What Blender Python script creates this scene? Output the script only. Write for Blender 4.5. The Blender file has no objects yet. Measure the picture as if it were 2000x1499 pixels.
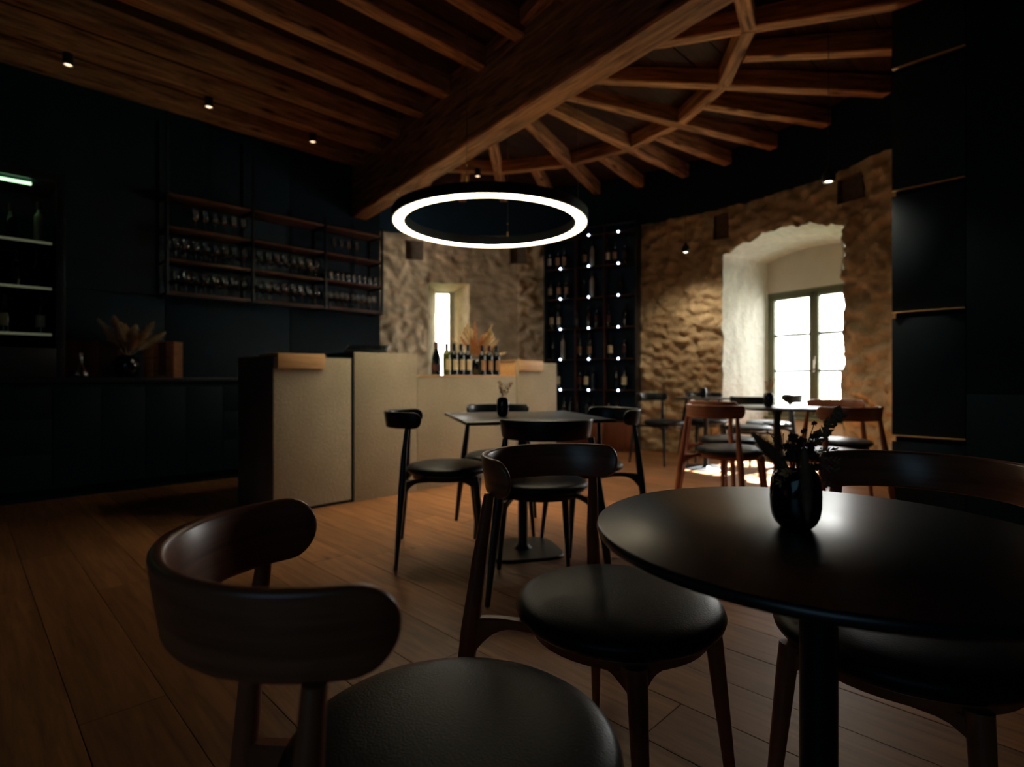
import bpy, bmesh, math, random
from mathutils import Vector, Matrix, noise
random.seed(7)
PI = math.pi
sc = bpy.context.scene
C = sc.collection
CAMH = 0.93
FPX = 1085.0

# ------------------------------------------------------------------ camera
cam_d = bpy.data.cameras.new('camera')
cam = bpy.data.objects.new('camera', cam_d)
C.objects.link(cam)
cam.location = (0, 0, CAMH)
cam.rotation_euler = (PI / 2, 0, 0)
cam_d.sensor_width = 36
cam_d.lens = 36 * FPX / 2000
cam_d.shift_y = -11.5 / 2000
cam_d.clip_start = 0.02
cam_d.clip_end = 3000
cam_d.dof.use_dof = True
cam_d.dof.focus_distance = 1.05
cam_d.dof.aperture_fstop = 3.2
sc.camera = cam

# ------------------------------------------------------------------ exposure, world, sun, added fill light
vs = sc.view_settings
vs.view_transform = 'Standard'
vs.look = 'None'
vs.exposure = 0.6
vs.gamma = 1.0
vs.use_curve_mapping = False
sc.cycles.caustics_reflective = False
sc.cycles.caustics_refractive = False
sc.cycles.max_bounces = 8
sc.cycles.sample_clamp_indirect = 4.0
sc.cycles.use_denoising = True

w = bpy.data.worlds.new('sky')
sc.world = w
w.use_nodes = True
wn, wl = w.node_tree.nodes, w.node_tree.links
wn.clear()
wo = wn.new('ShaderNodeOutputWorld')
wb = wn.new('ShaderNodeBackground')
wr = wn.new('ShaderNodeValToRGB')
wx = wn.new('ShaderNodeSeparateXYZ')
wt = wn.new('ShaderNodeTexCoord')
wl.new(wt.outputs['Generated'], wx.inputs[0])
wl.new(wx.outputs['Z'], wr.inputs['Fac'])
wr.color_ramp.elements[0].position = 0.0
wr.color_ramp.elements[0].color = (1.0, 0.99, 0.93, 1)
wr.color_ramp.elements[1].position = 0.5
wr.color_ramp.elements[1].color = (0.93, 0.97, 1.0, 1)
wl.new(wr.outputs['Color'], wb.inputs['Color'])
wb.inputs['Strength'].default_value = 9.0
wl.new(wb.outputs[0], wo.inputs[0])

sun_d = bpy.data.lights.new('sun', 'SUN')
sun = bpy.data.objects.new('sun', sun_d)
C.objects.link(sun)
SUNV = Vector((-0.80, -0.60, -1.00)).normalized()
sun.rotation_euler = SUNV.to_track_quat('-Z', 'Y').to_euler()
sun.location = (12, 14, 14)
sun_d.energy = 110.0
sun_d.color = (1.0, 0.95, 0.86)
sun_d.angle = math.radians(0.53)


def area(name, loc, target, sx, sy, power, col, portal=False, spread=180):
    d = bpy.data.lights.new(name, 'AREA')
    d.shape = 'RECTANGLE'
    d.size, d.size_y, d.energy, d.color = sx, sy, power, col
    d.spread = math.radians(spread)
    if portal:
        d.cycles.is_portal = True
    o = bpy.data.objects.new(name, d)
    C.objects.link(o)
    o.location = loc
    o.rotation_euler = (Vector(target) - Vector(loc)).to_track_quat('-Z', 'Z').to_euler()
    return o


# added bluish fill light behind the camera to lift the dark areas
area('rear_fill_light', (-1.2, -2.4, 1.5), (0.4, 3.0, 0.5), 2.6, 1.4, 1.6, (0.36, 0.72, 1.0), spread=130)

# ------------------------------------------------------------------ materials
MATS = {}


def new_mat(name):
    m = bpy.data.materials.new(name)
    m.use_nodes = True
    nt = m.node_tree
    b = nt.nodes['Principled BSDF']
    MATS[name] = m
    return m, nt, b


def N(nt, t, **kw):
    n = nt.nodes.new(t)
    for k, v in kw.items():
        if k in n.inputs:
            n.inputs[k].default_value = v
        else:
            setattr(n, k, v)
    return n


def ramp(nt, fac, c1, c2, p1=0.3, p2=0.7):
    r = nt.nodes.new('ShaderNodeValToRGB')
    r.color_ramp.elements[0].position = p1
    r.color_ramp.elements[0].color = (*c1, 1)
    r.color_ramp.elements[1].position = p2
    r.color_ramp.elements[1].color = (*c2, 1)
    nt.links.new(fac, r.inputs['Fac'])
    return r


def srgb(r, g, b):
    f = lambda c: (c / 255 / 12.92) if c / 255 <= 0.04045 else ((c / 255 + 0.055) / 1.055) ** 2.4
    return (f(r), f(g), f(b))


def mat_plain(name, col, rough=0.5, metal=0.0, nscale=20, var=0.12, bump=0.0, spec=0.5, coat=0.0):
    m, nt, b = new_mat(name)
    tc = N(nt, 'ShaderNodeTexCoord')
    nz = N(nt, 'ShaderNodeTexNoise', Scale=nscale, Detail=4.0)
    nt.links.new(tc.outputs['Object'], nz.inputs['Vector'])
    c1 = tuple(c * (1 - var) for c in col)
    c2 = tuple(min(1, c * (1 + var)) for c in col)
    r = ramp(nt, nz.outputs['Fac'], c1, c2)
    nt.links.new(r.outputs['Color'], b.inputs['Base Color'])
    b.inputs['Roughness'].default_value = rough
    b.inputs['Metallic'].default_value = metal
    b.inputs['Specular IOR Level'].default_value = spec
    b.inputs['Coat Weight'].default_value = coat
    if bump:
        bp = N(nt, 'ShaderNodeBump', Strength=bump, Distance=0.002)
        nt.links.new(nz.outputs['Fac'], bp.inputs['Height'])
        nt.links.new(bp.outputs[0], b.inputs['Normal'])
    return m


def mat_wood(name, c1, c2, rough=0.45, scale=(1, 14, 14), rand=0.0, bump=0.15, spec=0.5, knots=False, coord='Object'):
    m, nt, b = new_mat(name)
    tc = N(nt, 'ShaderNodeTexCoord')
    mp = N(nt, 'ShaderNodeMapping')
    mp.inputs['Scale'].default_value = scale
    oi = N(nt, 'ShaderNodeObjectInfo')
    add = N(nt, 'ShaderNodeVectorMath', operation='ADD')
    sc_ = N(nt, 'ShaderNodeVectorMath', operation='SCALE')
    sc_.inputs[0].default_value = (37.0, 53.0, 71.0)
    nt.links.new(oi.outputs['Random'], sc_.inputs['Scale'])
    nt.links.new(tc.outputs[coord], mp.inputs['Vector'])
    nt.links.new(mp.outputs[0], add.inputs[0])
    nt.links.new(sc_.outputs[0], add.inputs[1])
    nz = N(nt, 'ShaderNodeTexNoise', Scale=2.2, Detail=7.0, Roughness=0.62, Distortion=0.6)
    nt.links.new(add.outputs[0], nz.inputs['Vector'])
    r = ramp(nt, nz.outputs['Fac'], c1, c2, 0.32, 0.68)
    out = r.outputs['Color']
    if knots:
        vo = N(nt, 'ShaderNodeTexVoronoi', Scale=1.6)
        mp2 = N(nt, 'ShaderNodeMapping')
        mp2.inputs['Scale'].default_value = tuple(max(1.0, s * 0.3) for s in scale)
        nt.links.new(tc.outputs[coord], mp2.inputs['Vector'])
        nt.links.new(mp2.outputs[0], vo.inputs['Vector'])
        kr = ramp(nt, vo.outputs['Distance'], (0.25, 0.2, 0.18), (1, 1, 1), 0.06, 0.14)
        mx = N(nt, 'ShaderNodeMix', data_type='RGBA', blend_type='MULTIPLY')
        mx.inputs[0].default_value = 1.0
        nt.links.new(out, mx.inputs[6])
        nt.links.new(kr.outputs['Color'], mx.inputs[7])
        out = mx.outputs[2]
    if rand:
        hs = N(nt, 'ShaderNodeHueSaturation')
        mr = N(nt, 'ShaderNodeMapRange')
        mr.inputs['To Min'].default_value = 1 - rand
        mr.inputs['To Max'].default_value = 1 + rand
        nt.links.new(oi.outputs['Random'], mr.inputs['Value'])
        nt.links.new(mr.outputs[0], hs.inputs['Value'])
        nt.links.new(out, hs.inputs['Color'])
        out = hs.outputs[0]
    nt.links.new(out, b.inputs['Base Color'])
    b.inputs['Roughness'].default_value = rough
    b.inputs['Specular IOR Level'].default_value = spec
    if bump:
        bp = N(nt, 'ShaderNodeBump', Strength=bump, Distance=0.003)
        nt.links.new(nz.outputs['Fac'], bp.inputs['Height'])
        nt.links.new(bp.outputs[0], b.inputs['Normal'])
    return m


def mat_stone(name, c1, c2, bump=0.6, scale=9.0, rough=0.9):
    m, nt, b = new_mat(name)
    tc = N(nt, 'ShaderNodeTexCoord')
    nz = N(nt, 'ShaderNodeTexNoise', Scale=scale, Detail=9.0, Roughness=0.65)
    nz2 = N(nt, 'ShaderNodeTexNoise', Scale=1.7, Detail=3.0)
    nt.links.new(tc.outputs['Object'], nz.inputs['Vector'])
    nt.links.new(tc.outputs['Object'], nz2.inputs['Vector'])
    mx = N(nt, 'ShaderNodeMix', data_type='FLOAT')
    mx.inputs[0].default_value = 0.5
    nt.links.new(nz.outputs['Fac'], mx.inputs[2])
    nt.links.new(nz2.outputs['Fac'], mx.inputs[3])
    r = ramp(nt, mx.outputs[0], c1, c2, 0.35, 0.62)
    nt.links.new(r.outputs['Color'], b.inputs['Base Color'])
    b.inputs['Roughness'].default_value = rough
    b.inputs['Specular IOR Level'].default_value = 0.2
    bp = N(nt, 'ShaderNodeBump', Strength=bump, Distance=0.06)
    nt.links.new(nz.outputs['Fac'], bp.inputs['Height'])
    nt.links.new(bp.outputs[0], b.inputs['Normal'])
    return m


def mat_emit(name, col, s):
    m, nt, b = new_mat(name)
    b.inputs['Base Color'].default_value = (*col, 1)
    b.inputs['Emission Color'].default_value = (*col, 1)
    b.inputs['Emission Strength'].default_value = s
    return m


def mat_pane(name, tint=(1, 1, 1), gloss=0.08, rough=0.02):
    m, nt, b = new_mat(name)
    nt.nodes.remove(b)
    out = nt.nodes['Material Output']
    tr = N(nt, 'ShaderNodeBsdfTransparent')
    tr.inputs[0].default_value = (*tint, 1)
    gl = N(nt, 'ShaderNodeBsdfGlossy')
    gl.inputs['Roughness'].default_value = rough
    fr = N(nt, 'ShaderNodeLayerWeight')
    fr.inputs['Blend'].default_value = 0.35
    mr = N(nt, 'ShaderNodeMapRange')
    mr.inputs['To Min'].default_value = gloss * 0.5
    mr.inputs['To Max'].default_value = min(1.0, gloss * 6)
    nt.links.new(fr.outputs['Fresnel'], mr.inputs['Value'])
    mx = N(nt, 'ShaderNodeMixShader')
    nt.links.new(mr.outputs[0], mx.inputs[0])
    nt.links.new(tr.outputs[0], mx.inputs[1])
    nt.links.new(gl.outputs[0], mx.inputs[2])
    nt.links.new(mx.outputs[0], out.inputs['Surface'])
    return m


M_STONE = mat_stone('tan_rubble_plaster', srgb(174, 150, 112), srgb(230, 208, 170), bump=1.0, scale=7.0)
M_STONE2 = mat_stone('smoother_plaster', srgb(150, 134, 104), srgb(200, 182, 148), bump=0.4, scale=7)
M_NICHE = mat_stone('white_lime_plaster', srgb(205, 203, 190), srgb(232, 230, 218), bump=0.5, scale=14)
M_NICHE2 = mat_plain('smooth_white_plaster', srgb(208, 204, 188), 0.9, nscale=6, var=0.04)
M_BLACKWALL = mat_plain('blue_black_cladding', srgb(18, 42, 56), 0.55, nscale=5, var=0.15, spec=0.3)
M_BLACKMATT = mat_plain('matt_black_wall', srgb(14, 36, 48), 0.8, nscale=4, var=0.15, spec=0.15)
M_CAB = mat_plain('blue_black_cabinet_front', srgb(12, 34, 46), 0.6, nscale=5, var=0.12, spec=0.2)
M_ENDPANEL = mat_plain('charcoal_end_panel', srgb(84, 80, 78), 0.6, nscale=5, var=0.08, spec=0.3)
M_METAL = mat_plain('black_powder_coat', srgb(15, 26, 34), 0.42, metal=0.0, nscale=60, var=0.1)
M_BRASS = mat_plain('brass_strip', srgb(236, 200, 130), 0.5, metal=0.5, nscale=40, var=0.06)
M_STEEL = mat_plain('satin_steel', srgb(150, 140, 125), 0.3, metal=1.0, nscale=50, var=0.05)
M_FLOOR = mat_wood('oiled_oak_plank', srgb(112, 72, 42), srgb(164, 112, 70), 0.42, (1.2, 16, 16), rand=0.22, bump=0.12, knots=True)
M_SUBFLOOR = mat_plain('dark_floor_joint', srgb(24, 18, 14), 0.9)
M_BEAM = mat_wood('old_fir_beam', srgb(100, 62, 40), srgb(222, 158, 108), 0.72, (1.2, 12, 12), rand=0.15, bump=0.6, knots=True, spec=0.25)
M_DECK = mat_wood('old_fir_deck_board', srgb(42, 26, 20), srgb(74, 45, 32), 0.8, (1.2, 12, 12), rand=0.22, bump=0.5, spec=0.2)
M_CHAIRWOOD = mat_wood('walnut_stained_chair_wood', srgb(122, 70, 46), srgb(168, 102, 70), 0.38, (2, 2, 2), bump=0.05)
M_BANDWOOD = mat_wood('walnut_stained_band_wood', srgb(126, 76, 54), srgb(172, 110, 80), 0.32, (1.5, 1.5, 30), bump=0.04, spec=0.8)
M_CHAIRBLACK = mat_wood('black_stained_chair_wood', srgb(10, 21, 27), srgb(17, 30, 38), 0.32, (2, 2, 12), bump=0.04)
M_LEATHER = mat_plain('black_leather_cushion', srgb(13, 23, 30), 0.38, nscale=260, var=0.08, bump=0.25, spec=0.2)
M_TABLE = mat_plain('black_laminate_table_top', srgb(18, 28, 34), 0.30, nscale=120, var=0.08, bump=0.03, spec=1.0)
M_PANEL = mat_stone('pale_textured_bar_panel', srgb(158, 148, 126), srgb(184, 172, 148), bump=0.25, scale=55)
M_CAPWOOD = mat_wood('light_oak_cap', srgb(198, 152, 100), srgb(224, 180, 126), 0.5, (2, 30, 30), bump=0.05)
M_SHELFWOOD = mat_wood('dark_oak_shelf', srgb(92, 56, 40), srgb(124, 78, 56), 0.5, (1.5, 20, 20), bump=0.05)
M_RACKWOOD = mat_wood('dark_rack_wood', srgb(44, 26, 20), srgb(70, 40, 28), 0.6, (1.5, 20, 20), bump=0.05)
M_BASEWOOD = mat_wood('red_brown_cabinet_wood', srgb(104, 56, 32), srgb(140, 80, 48), 0.5, (14, 14, 1.2), bump=0.06)
M_BOTTLE = mat_plain('dark_bottle_glass', srgb(14, 20, 18), 0.07, nscale=10, var=0.1, spec=0.8)
M_GREENBOT = mat_plain('olive_bottle_glass', srgb(78, 84, 24), 0.08, nscale=10, var=0.1, spec=0.8)
M_CLEARBOT = mat_plain('pale_spirit_glass', srgb(150, 140, 120), 0.1, nscale=10, var=0.1, spec=0.8)
M_LABEL = mat_plain('cream_paper_label', srgb(206, 190, 150), 0.7, nscale=90, var=0.05)
M_LABELW = mat_plain('white_paper_label', srgb(222, 220, 205), 0.7, nscale=90, var=0.05)
M_LABELB = mat_plain('brown_paper_label', srgb(150, 112, 76), 0.7, nscale=90, var=0.06)
M_LABELD = mat_plain('dark_red_label', srgb(60, 26, 24), 0.6, nscale=90, var=0.06)
M_CAPSULE = mat_plain('black_foil_capsule', srgb(18, 20, 24), 0.3, nscale=60, var=0.08)
M_CAPRED = mat_plain('dark_red_foil_capsule', srgb(70, 22, 20), 0.3, nscale=60, var=0.08)
M_FOIL = mat_plain('bronze_foil_neck', srgb(140, 105, 80), 0.35, metal=0.6, nscale=80, var=0.2)
M_PAMPAS = mat_plain('dried_pampas', srgb(240, 214, 170), 0.9, nscale=40, var=0.2)
M_PAMPASO = mat_plain('rusty_dried_grass', srgb(228, 178, 126), 0.9, nscale=40, var=0.2)
M_DRYDARK = mat_plain('dark_dried_flower', srgb(104, 68, 50), 0.9, nscale=60, var=0.25)
M_DRYGREY = mat_plain('grey_brown_dried_seed_head', srgb(150, 118, 88), 0.9, nscale=60, var=0.25)
M_VASE = mat_plain('glazed_black_vase', srgb(8, 14, 18), 0.10, nscale=12, var=0.1, spec=0.6)
M_FRAME = mat_plain('olive_grey_window_paint', srgb(100, 104, 78), 0.5, nscale=25, var=0.06)
M_POCKET = mat_plain('grey_slate_infill', srgb(104, 90, 72), 0.9, nscale=25, var=0.2, bump=0.4)
M_CRATE = mat_wood('pine_wine_case', srgb(150, 96, 60), srgb(182, 124, 82), 0.65, (2, 2, 14), bump=0.1)
M_CRATE2 = mat_wood('dark_red_wooden_case', srgb(74, 36, 26), srgb(104, 54, 38), 0.6, (14, 14, 2), bump=0.1)
M_INK_SHADOW = mat_plain('brown_ink_and_strap_shadow', srgb(84, 52, 34), 0.8)  # stencil print, and also the painted shadow of a strap
M_PANE = mat_pane('clear_window_pane')
M_GLASSWARE = mat_pane('thin_clear_glassware', tint=(0.93, 0.95, 0.95), gloss=0.30)
M_FRIDGEGLASS = mat_pane('cooler_door_glass', tint=(0.88, 0.93, 0.92), gloss=0.05)
M_GREENTRIM = mat_plain('grass_outside', srgb(120, 132, 110), 0.95, nscale=0.02, var=0.2)
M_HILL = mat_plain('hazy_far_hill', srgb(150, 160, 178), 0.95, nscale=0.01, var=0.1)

RING_E = 24.0
M_RING = mat_emit('ring_diffuser', (1.0, 0.85, 0.58), RING_E)
# prismatic diffuser: most of the light leaves it downwards, less sideways
_nt = M_RING.node_tree
_g = N(_nt, 'ShaderNodeNewGeometry')
_d = N(_nt, 'ShaderNodeVectorMath', operation='DOT_PRODUCT')
_nt.links.new(_g.outputs['Incoming'], _d.inputs[0])
_nt.links.new(_g.outputs['Normal'], _d.inputs[1])
_a = N(_nt, 'ShaderNodeMath', operation='ABSOLUTE')
_p = N(_nt, 'ShaderNodeMath', operation='POWER')
_p.inputs[1].default_value = 3.0
_m = N(_nt, 'ShaderNodeMath', operation='MULTIPLY_ADD')
_m.inputs[1].default_value = 35.0
_m.inputs[2].default_value = 2.8
_nt.links.new(_d.outputs['Value'], _a.inputs[0])
_nt.links.new(_a.outputs[0], _p.inputs[0])
_nt.links.new(_p.outputs[0], _m.inputs[0])
_nt.links.new(_m.outputs[0], _nt.nodes['Principled BSDF'].inputs['Emission Strength'])
M_RINGUP = mat_emit('ring_added_uplight', (1.0, 0.76, 0.46), 0.6)  # weak glow added to warm the timbers overhead
M_SPOT = mat_emit('warm_spot_lens', (1.0, 0.80, 0.52), 9.0)
M_SPOTDIM = mat_emit('dim_warm_spot_lens', (1.0, 0.66, 0.40), 1.6)
M_DOT = mat_emit('cool_white_diode', (0.62, 0.80, 1.0), 9.0)
M_STRIP = mat_emit('greenish_led_strip', (0.55, 1.0, 0.50), 1.8)
M_SHELFLED = mat_emit('shelf_edge_led', (0.90, 0.86, 0.55), 0.06)


# ------------------------------------------------------------------ mesh helpers
def link(name, me, mat=None, parent=None):
    o = bpy.data.objects.new(name, me)
    C.objects.link(o)
    if mat is not None and me is not None:
        if isinstance(mat, (list, tuple)):
            for m in mat:
                me.materials.append(m)
        else:
            me.materials.append(mat)
    if parent is not None:
        o.parent = parent
    return o


def obj(name, bm, mat, parent=None, smooth=True, angle=35):
    bmesh.ops.recalc_face_normals(bm, faces=bm.faces)
    me = bpy.data.meshes.new(name)
    bm.to_mesh(me)
    bm.free()
    if smooth:
        for p in me.polygons:
            p.use_smooth = True
        me.set_sharp_from_angle(angle=math.radians(angle))
    return link(name, me, mat, parent)


def thing(name, label, cat, loc=(0, 0, 0), rz=0.0, group=None):
    o = bpy.data.objects.new(name, None)
    C.objects.link(o)
    o.location = loc
    o.rotation_euler = (0, 0, rz)
    o.empty_display_size = 0.1
    return tag(o, label, cat, group)


def tag(o, label=None, cat=None, group=None, kind=None):
    if label: o['label'] = label
    if cat: o['category'] = cat
    if group: o['group'] = group
    if kind: o['kind'] = kind
    return o


def structure(name, label, cat='structure', loc=(0, 0, 0), rz=0.0):
    o = bpy.data.objects.new(name, None)
    C.objects.link(o)
    o.location = loc
    o.rotation_euler = (0, 0, rz)
    return tag(o, label, cat, None, 'structure')


def box(bm, x0, x1, y0, y1, z0, z1, bev=0.0, M=None):
    v = [bm.verts.new(p) for p in ((x0, y0, z0), (x1, y0, z0), (x1, y1, z0), (x0, y1, z0), (x0, y0, z1), (x1, y0, z1), (x1, y1, z1), (x0, y1, z1))]
    fs = [bm.faces.new([v[i] for i in q]) for q in ((0, 3, 2, 1), (4, 5, 6, 7), (0, 1, 5, 4), (1, 2, 6, 5), (2, 3, 7, 6), (3, 0, 4, 7))]
    if bev:
        es = list({e for f in fs for e in f.edges})
        r = bmesh.ops.bevel(bm, geom=es, offset=bev, segments=2, affect='EDGES', profile=0.5)
        vs_ = list({v_ for f in r['faces'] for v_ in f.verts} | set(x for x in v if x.is_valid))
    else:
        vs_ = v
    if M is not None:
        bmesh.ops.transform(bm, matrix=M, verts=[q for q in vs_ if q.is_valid])
    return bm


def B(*a, **k):
    return box(bmesh.new(), *a, **k)


def tube(bm, pts, rads, n=12, caps=True, squash=None):
    pts = [Vector(p) for p in pts]
    if not isinstance(rads, (list, tuple)):
        rads = [rads] * len(pts)
    rings = []
    up = None
    for i, p in enumerate(pts):
        d = (pts[min(i + 1, len(pts) - 1)] - pts[max(i - 1, 0)]).normalized()
        if up is None:
            up = Vector((0, 0, 1)) if abs(d.z) < 0.9 else Vector((1, 0, 0))
        s = d.cross(up).normalized()
        u = s.cross(d).normalized()
        up = u
        ring = []
        for k in range(n):
            a = 2 * PI * k / n
            ring.append(bm.verts.new(p + (s * math.cos(a) + u * math.sin(a) * (squash or 1.0)) * rads[i]))
        rings.append(ring)
    for a, b in zip(rings, rings[1:]):
        for k in range(n):
            bm.faces.new((a[k], a[(k + 1) % n], b[(k + 1) % n], b[k]))
    if caps:
        bm.faces.new(rings[0][::-1])
        bm.faces.new(rings[-1])
    return bm


def lathe(bm, prof, n=24, z0=0.0, cx=0.0, cy=0.0):
    rings = []
    for r, z in prof:
        if r < 1e-5:
            rings.append([bm.verts.new((cx, cy, z + z0))])
        else:
            rings.append([bm.verts.new((cx + r * math.cos(2 * PI * k / n), cy + r * math.sin(2 * PI * k / n), z + z0)) for k in range(n)])
    for a, b in zip(rings, rings[1:]):
        if len(a) == 1 and len(b) == 1:
            continue
        for k in range(n):
            k2 = (k + 1) % n
            if len(a) == 1:
                bm.faces.new((a[0], b[k2], b[k]))
            elif len(b) == 1:
                bm.faces.new((a[k], a[k2], b[0]))
            else:
                bm.faces.new((a[k], a[k2], b[k2], b[k]))
    return bm


def dup(root, loc=None, rz=None, label=None, group=None, parent=None):
    r = root.copy()
    C.objects.link(r)
    if parent is not None:
        r.parent = parent
    if loc is not None:
        r.location = loc
    if rz is not None:
        r.rotation_euler = (0, 0, rz)
    if label: r['label'] = label
    if group: r['group'] = group
    for ch in list(root.children):
        c = ch.copy()
        C.objects.link(c)
        c.parent = r
        for g in list(ch.children):
            d = g.copy()
            C.objects.link(d)
            d.parent = c
    return r


def ray(px, Y):
    return (px - 1000) / FPX * Y


def zat(py, Y):
    return CAMH + (738 - py) / FPX * Y


R45 = PI / 4           # heading of the service wall and bar
ORD = ['first', 'second', 'third', 'fourth', 'fifth', 'sixth', 'seventh', 'eighth', 'ninth', 'tenth', 'eleventh', 'twelfth', 'thirteenth', 'fourteenth']

# ------------------------------------------------------------------ the round tower wall
TC = Vector((-0.37, 4.0))
TR = 3.70
WTOP = 2.89


def phi_px(px):
    k = (px - 1000) / FPX
    # |(kY,Y)-TC| = TR, far root
    a = k * k + 1
    b = -2 * (k * TC.x + TC.y)
    c = TC.x ** 2 + TC.y ** 2 - TR ** 2
    Y = (-b + math.sqrt(b * b - 4 * a * c)) / (2 * a)
    return math.atan2(Y - TC.y, k * Y - TC.x), Y


def relief(x, y, z, amp):
    p = Vector((x, y, z))
    q = Vector((x * 1.0, y * 1.0, z * 1.5))
    a = noise.fractal(q * 2.2, 1.0, 2.0, 3) * 0.55
    d, _ = noise.voronoi(q * 4.2 + Vector((noise.noise(p * 3), noise.noise(p * 3 + Vector((9, 1, 4))), noise.noise(p * 3 + Vector((3, 7, 2))))) * 0.6)
    b = min(0.6, (d[1] - d[0]) * 1.6)
    c = noise.fractal(q * 9.0, 0.9, 2.0, 3) * 0.65
    return amp * (a + b * 0.9 + c)


def wall_pt(phi, z, off=0.0):
    x = TC.x + TR * math.cos(phi)
    y = TC.y + TR * math.sin(phi)
    amp = 0.060 if phi < 1.45 else 0.020
    r = TR - relief(x, y, z, amp) + 0.02 + off
    return Vector((TC.x + r * math.cos(phi), TC.y + r * math.sin(phi), z))


ARCH_L, _ = phi_px(1411)
ARCH_R, _ = phi_px(1646)


def arch(phi):
    s = (phi - ARCH_R) / (ARCH_L - ARCH_R)
    return 2.352 + 0.155 * (1 - (2 * s - 1) ** 2) + 0.012 * math.sin(s * 31) + 0.008 * math.sin(s * 77 + 1)


SL_L, _ = phi_px(836)
SL_R, _ = phi_px(917)
holes = [(ARCH_R, ARCH_L, lambda p: 0.0, arch), (SL_R, SL_L, lambda p: 0.70, lambda p: 2.236)]
pockets = []
holes.append((phi_px(1242)[0], phi_px(1062)[0], lambda p: 0.0, lambda p: WTOP))
for pa, pb, ya, yb in ((792, 827, 470, 507), (996, 1028, 480, 516), (1394, 1422, 418, 466), (1637, 1684, 344, 393)):
    f1, Y1 = phi_px(pa)
    f2, Y2 = phi_px(pb)
    Ym = (Y1 + Y2) / 2
    z1, z2 = zat(ya, Ym), min(zat(yb, Ym), 9)
    pockets.append((f2, f1, z2, z1))
    holes.append((f2, f1, (lambda p, z=z2: z), (lambda p, z=z1: z)))

PH0, PH1 = math.radians(-21), math.radians(122)
cuts = sorted(set([PH0, PH1, 1.45] + [h[0] for h in holes] + [h[1] for h in holes]))


def patch(bm, a, b, zl, zh, step=0.022):
    nu = max(2, int((b - a) * TR / step))
    nv = max(2, int((zh((a + b) / 2) - zl((a + b) / 2)) / step))
    g = []
    for i in range(nu + 1):
        p = a + (b - a) * i / nu
        lo, hi = zl(p), zh(p)
        g.append([bm.verts.new(wall_pt(p, lo + (hi - lo) * j / nv)) for j in range(nv + 1)])
    for i in range(nu):
        for j in range(nv):
            bm.faces.new((g[i][j], g[i + 1][j], g[i + 1][j + 1], g[i][j + 1]))


def build_round_wall():
    top = lambda p: WTOP
    bot = lambda p: 0.0
    bms = (bmesh.new(), bmesh.new())
    for a, b in zip(cuts, cuts[1:]):
        mid = (a + b) / 2
        bm = bms[0] if mid < 1.45 else bms[1]
        hs = sorted([h for h in holes if h[0] <= mid <= h[1]], key=lambda h: h[2](mid))
        z = bot
        for h in hs:
            if h[2](mid) > z(mid) + 0.01:
                patch(bm, a, b, z, h[2])
            z = h[3]
        patch(bm, a, b, z, top)
    wall = structure('wall_tower', 'curved rough rubble stone wall of the tower, plastered tan')
    o = obj('rubble_plaster', bms[0], M_STONE, wall, angle=80)
    o = obj('rubble_plaster', bms[1], M_STONE2, wall, angle=80)
    # solid back so no daylight leaks through
    bm = bmesh.new()
    edges = sorted(set([PH0, PH1, ARCH_R, ARCH_L, SL_R, SL_L] + [PH0 + (PH1 - PH0) * k / 90 for k in range(91)] + [ARCH_R + (ARCH_L - ARCH_R) * k / 24 for k in range(25)]))
    RC_ = TR + 0.10
    for a, b in zip(edges, edges[1:]):
        m = (a + b) / 2
        if ARCH_R < m < ARCH_L:
            segs = [(arch(a) + 0.004, arch(b) + 0.004, 4.2)]
        elif SL_R < m < SL_L:
            segs = [(-0.1, -0.1, 0.70), (2.238, 2.238, 4.2)]
        else:
            segs = [(-0.1, -0.1, 4.2)]
        for za, zb_, z1 in segs:
            q = [bm.verts.new((TC.x + RC_ * math.cos(t), TC.y + RC_ * math.sin(t), z)) for t, z in ((a, za), (b, zb_), (b, z1), (a, z1))]
            bm.faces.new(q)
    obj('wall_core', bm, M_BLACKMATT, wall)
    # beam pockets
    for f2, f1, z0, z1 in pockets:
        bm = bmesh.new()
        P = [wall_pt(p, z, 0.0) for p, z in ((f2, z0), (f1, z0), (f1, z1), (f2, z1))]
        Q = []
        for p, z in ((f2, z0), (f1, z0), (f1, z1), (f2, z1)):
            Q.append(Vector((TC.x + (TR + 0.05) * math.cos(p), TC.y + (TR + 0.05) * math.sin(p), z)))
        P = [q + (p - q).normalized() * ((p - q).length + 0.0) for p, q in zip(P, Q)]
        vp = [bm.verts.new(p) for p in P]
        vq = [bm.verts.new(q) for q in Q]
        for i in range(4):
            bm.faces.new((vp[i], vp[(i + 1) % 4], vq[(i + 1) % 4], vq[i]))
        bm.faces.new(vq)
        obj('beam_pocket', bm, M_POCKET, wall, smooth=False)
    return wall


wall_tower = build_round_wall()

# window niche in the rubble wall ------------------------------------------------
WO = Vector((3.104, 6.754))          # inner edge of the niche at the window plane
WU = Vector((0.503, -0.864))
WU.normalize()
WN = Vector((WU.y, -WU.x)) * -1      # outwards
if WN.dot(Vector((0.863, 0.503))) < 0:
    WN = -WN
WL = 1.17


def wp(u, n, z):
    p = WO + WU * u + WN * n
    return Vector((p.x, p.y, z))


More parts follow.
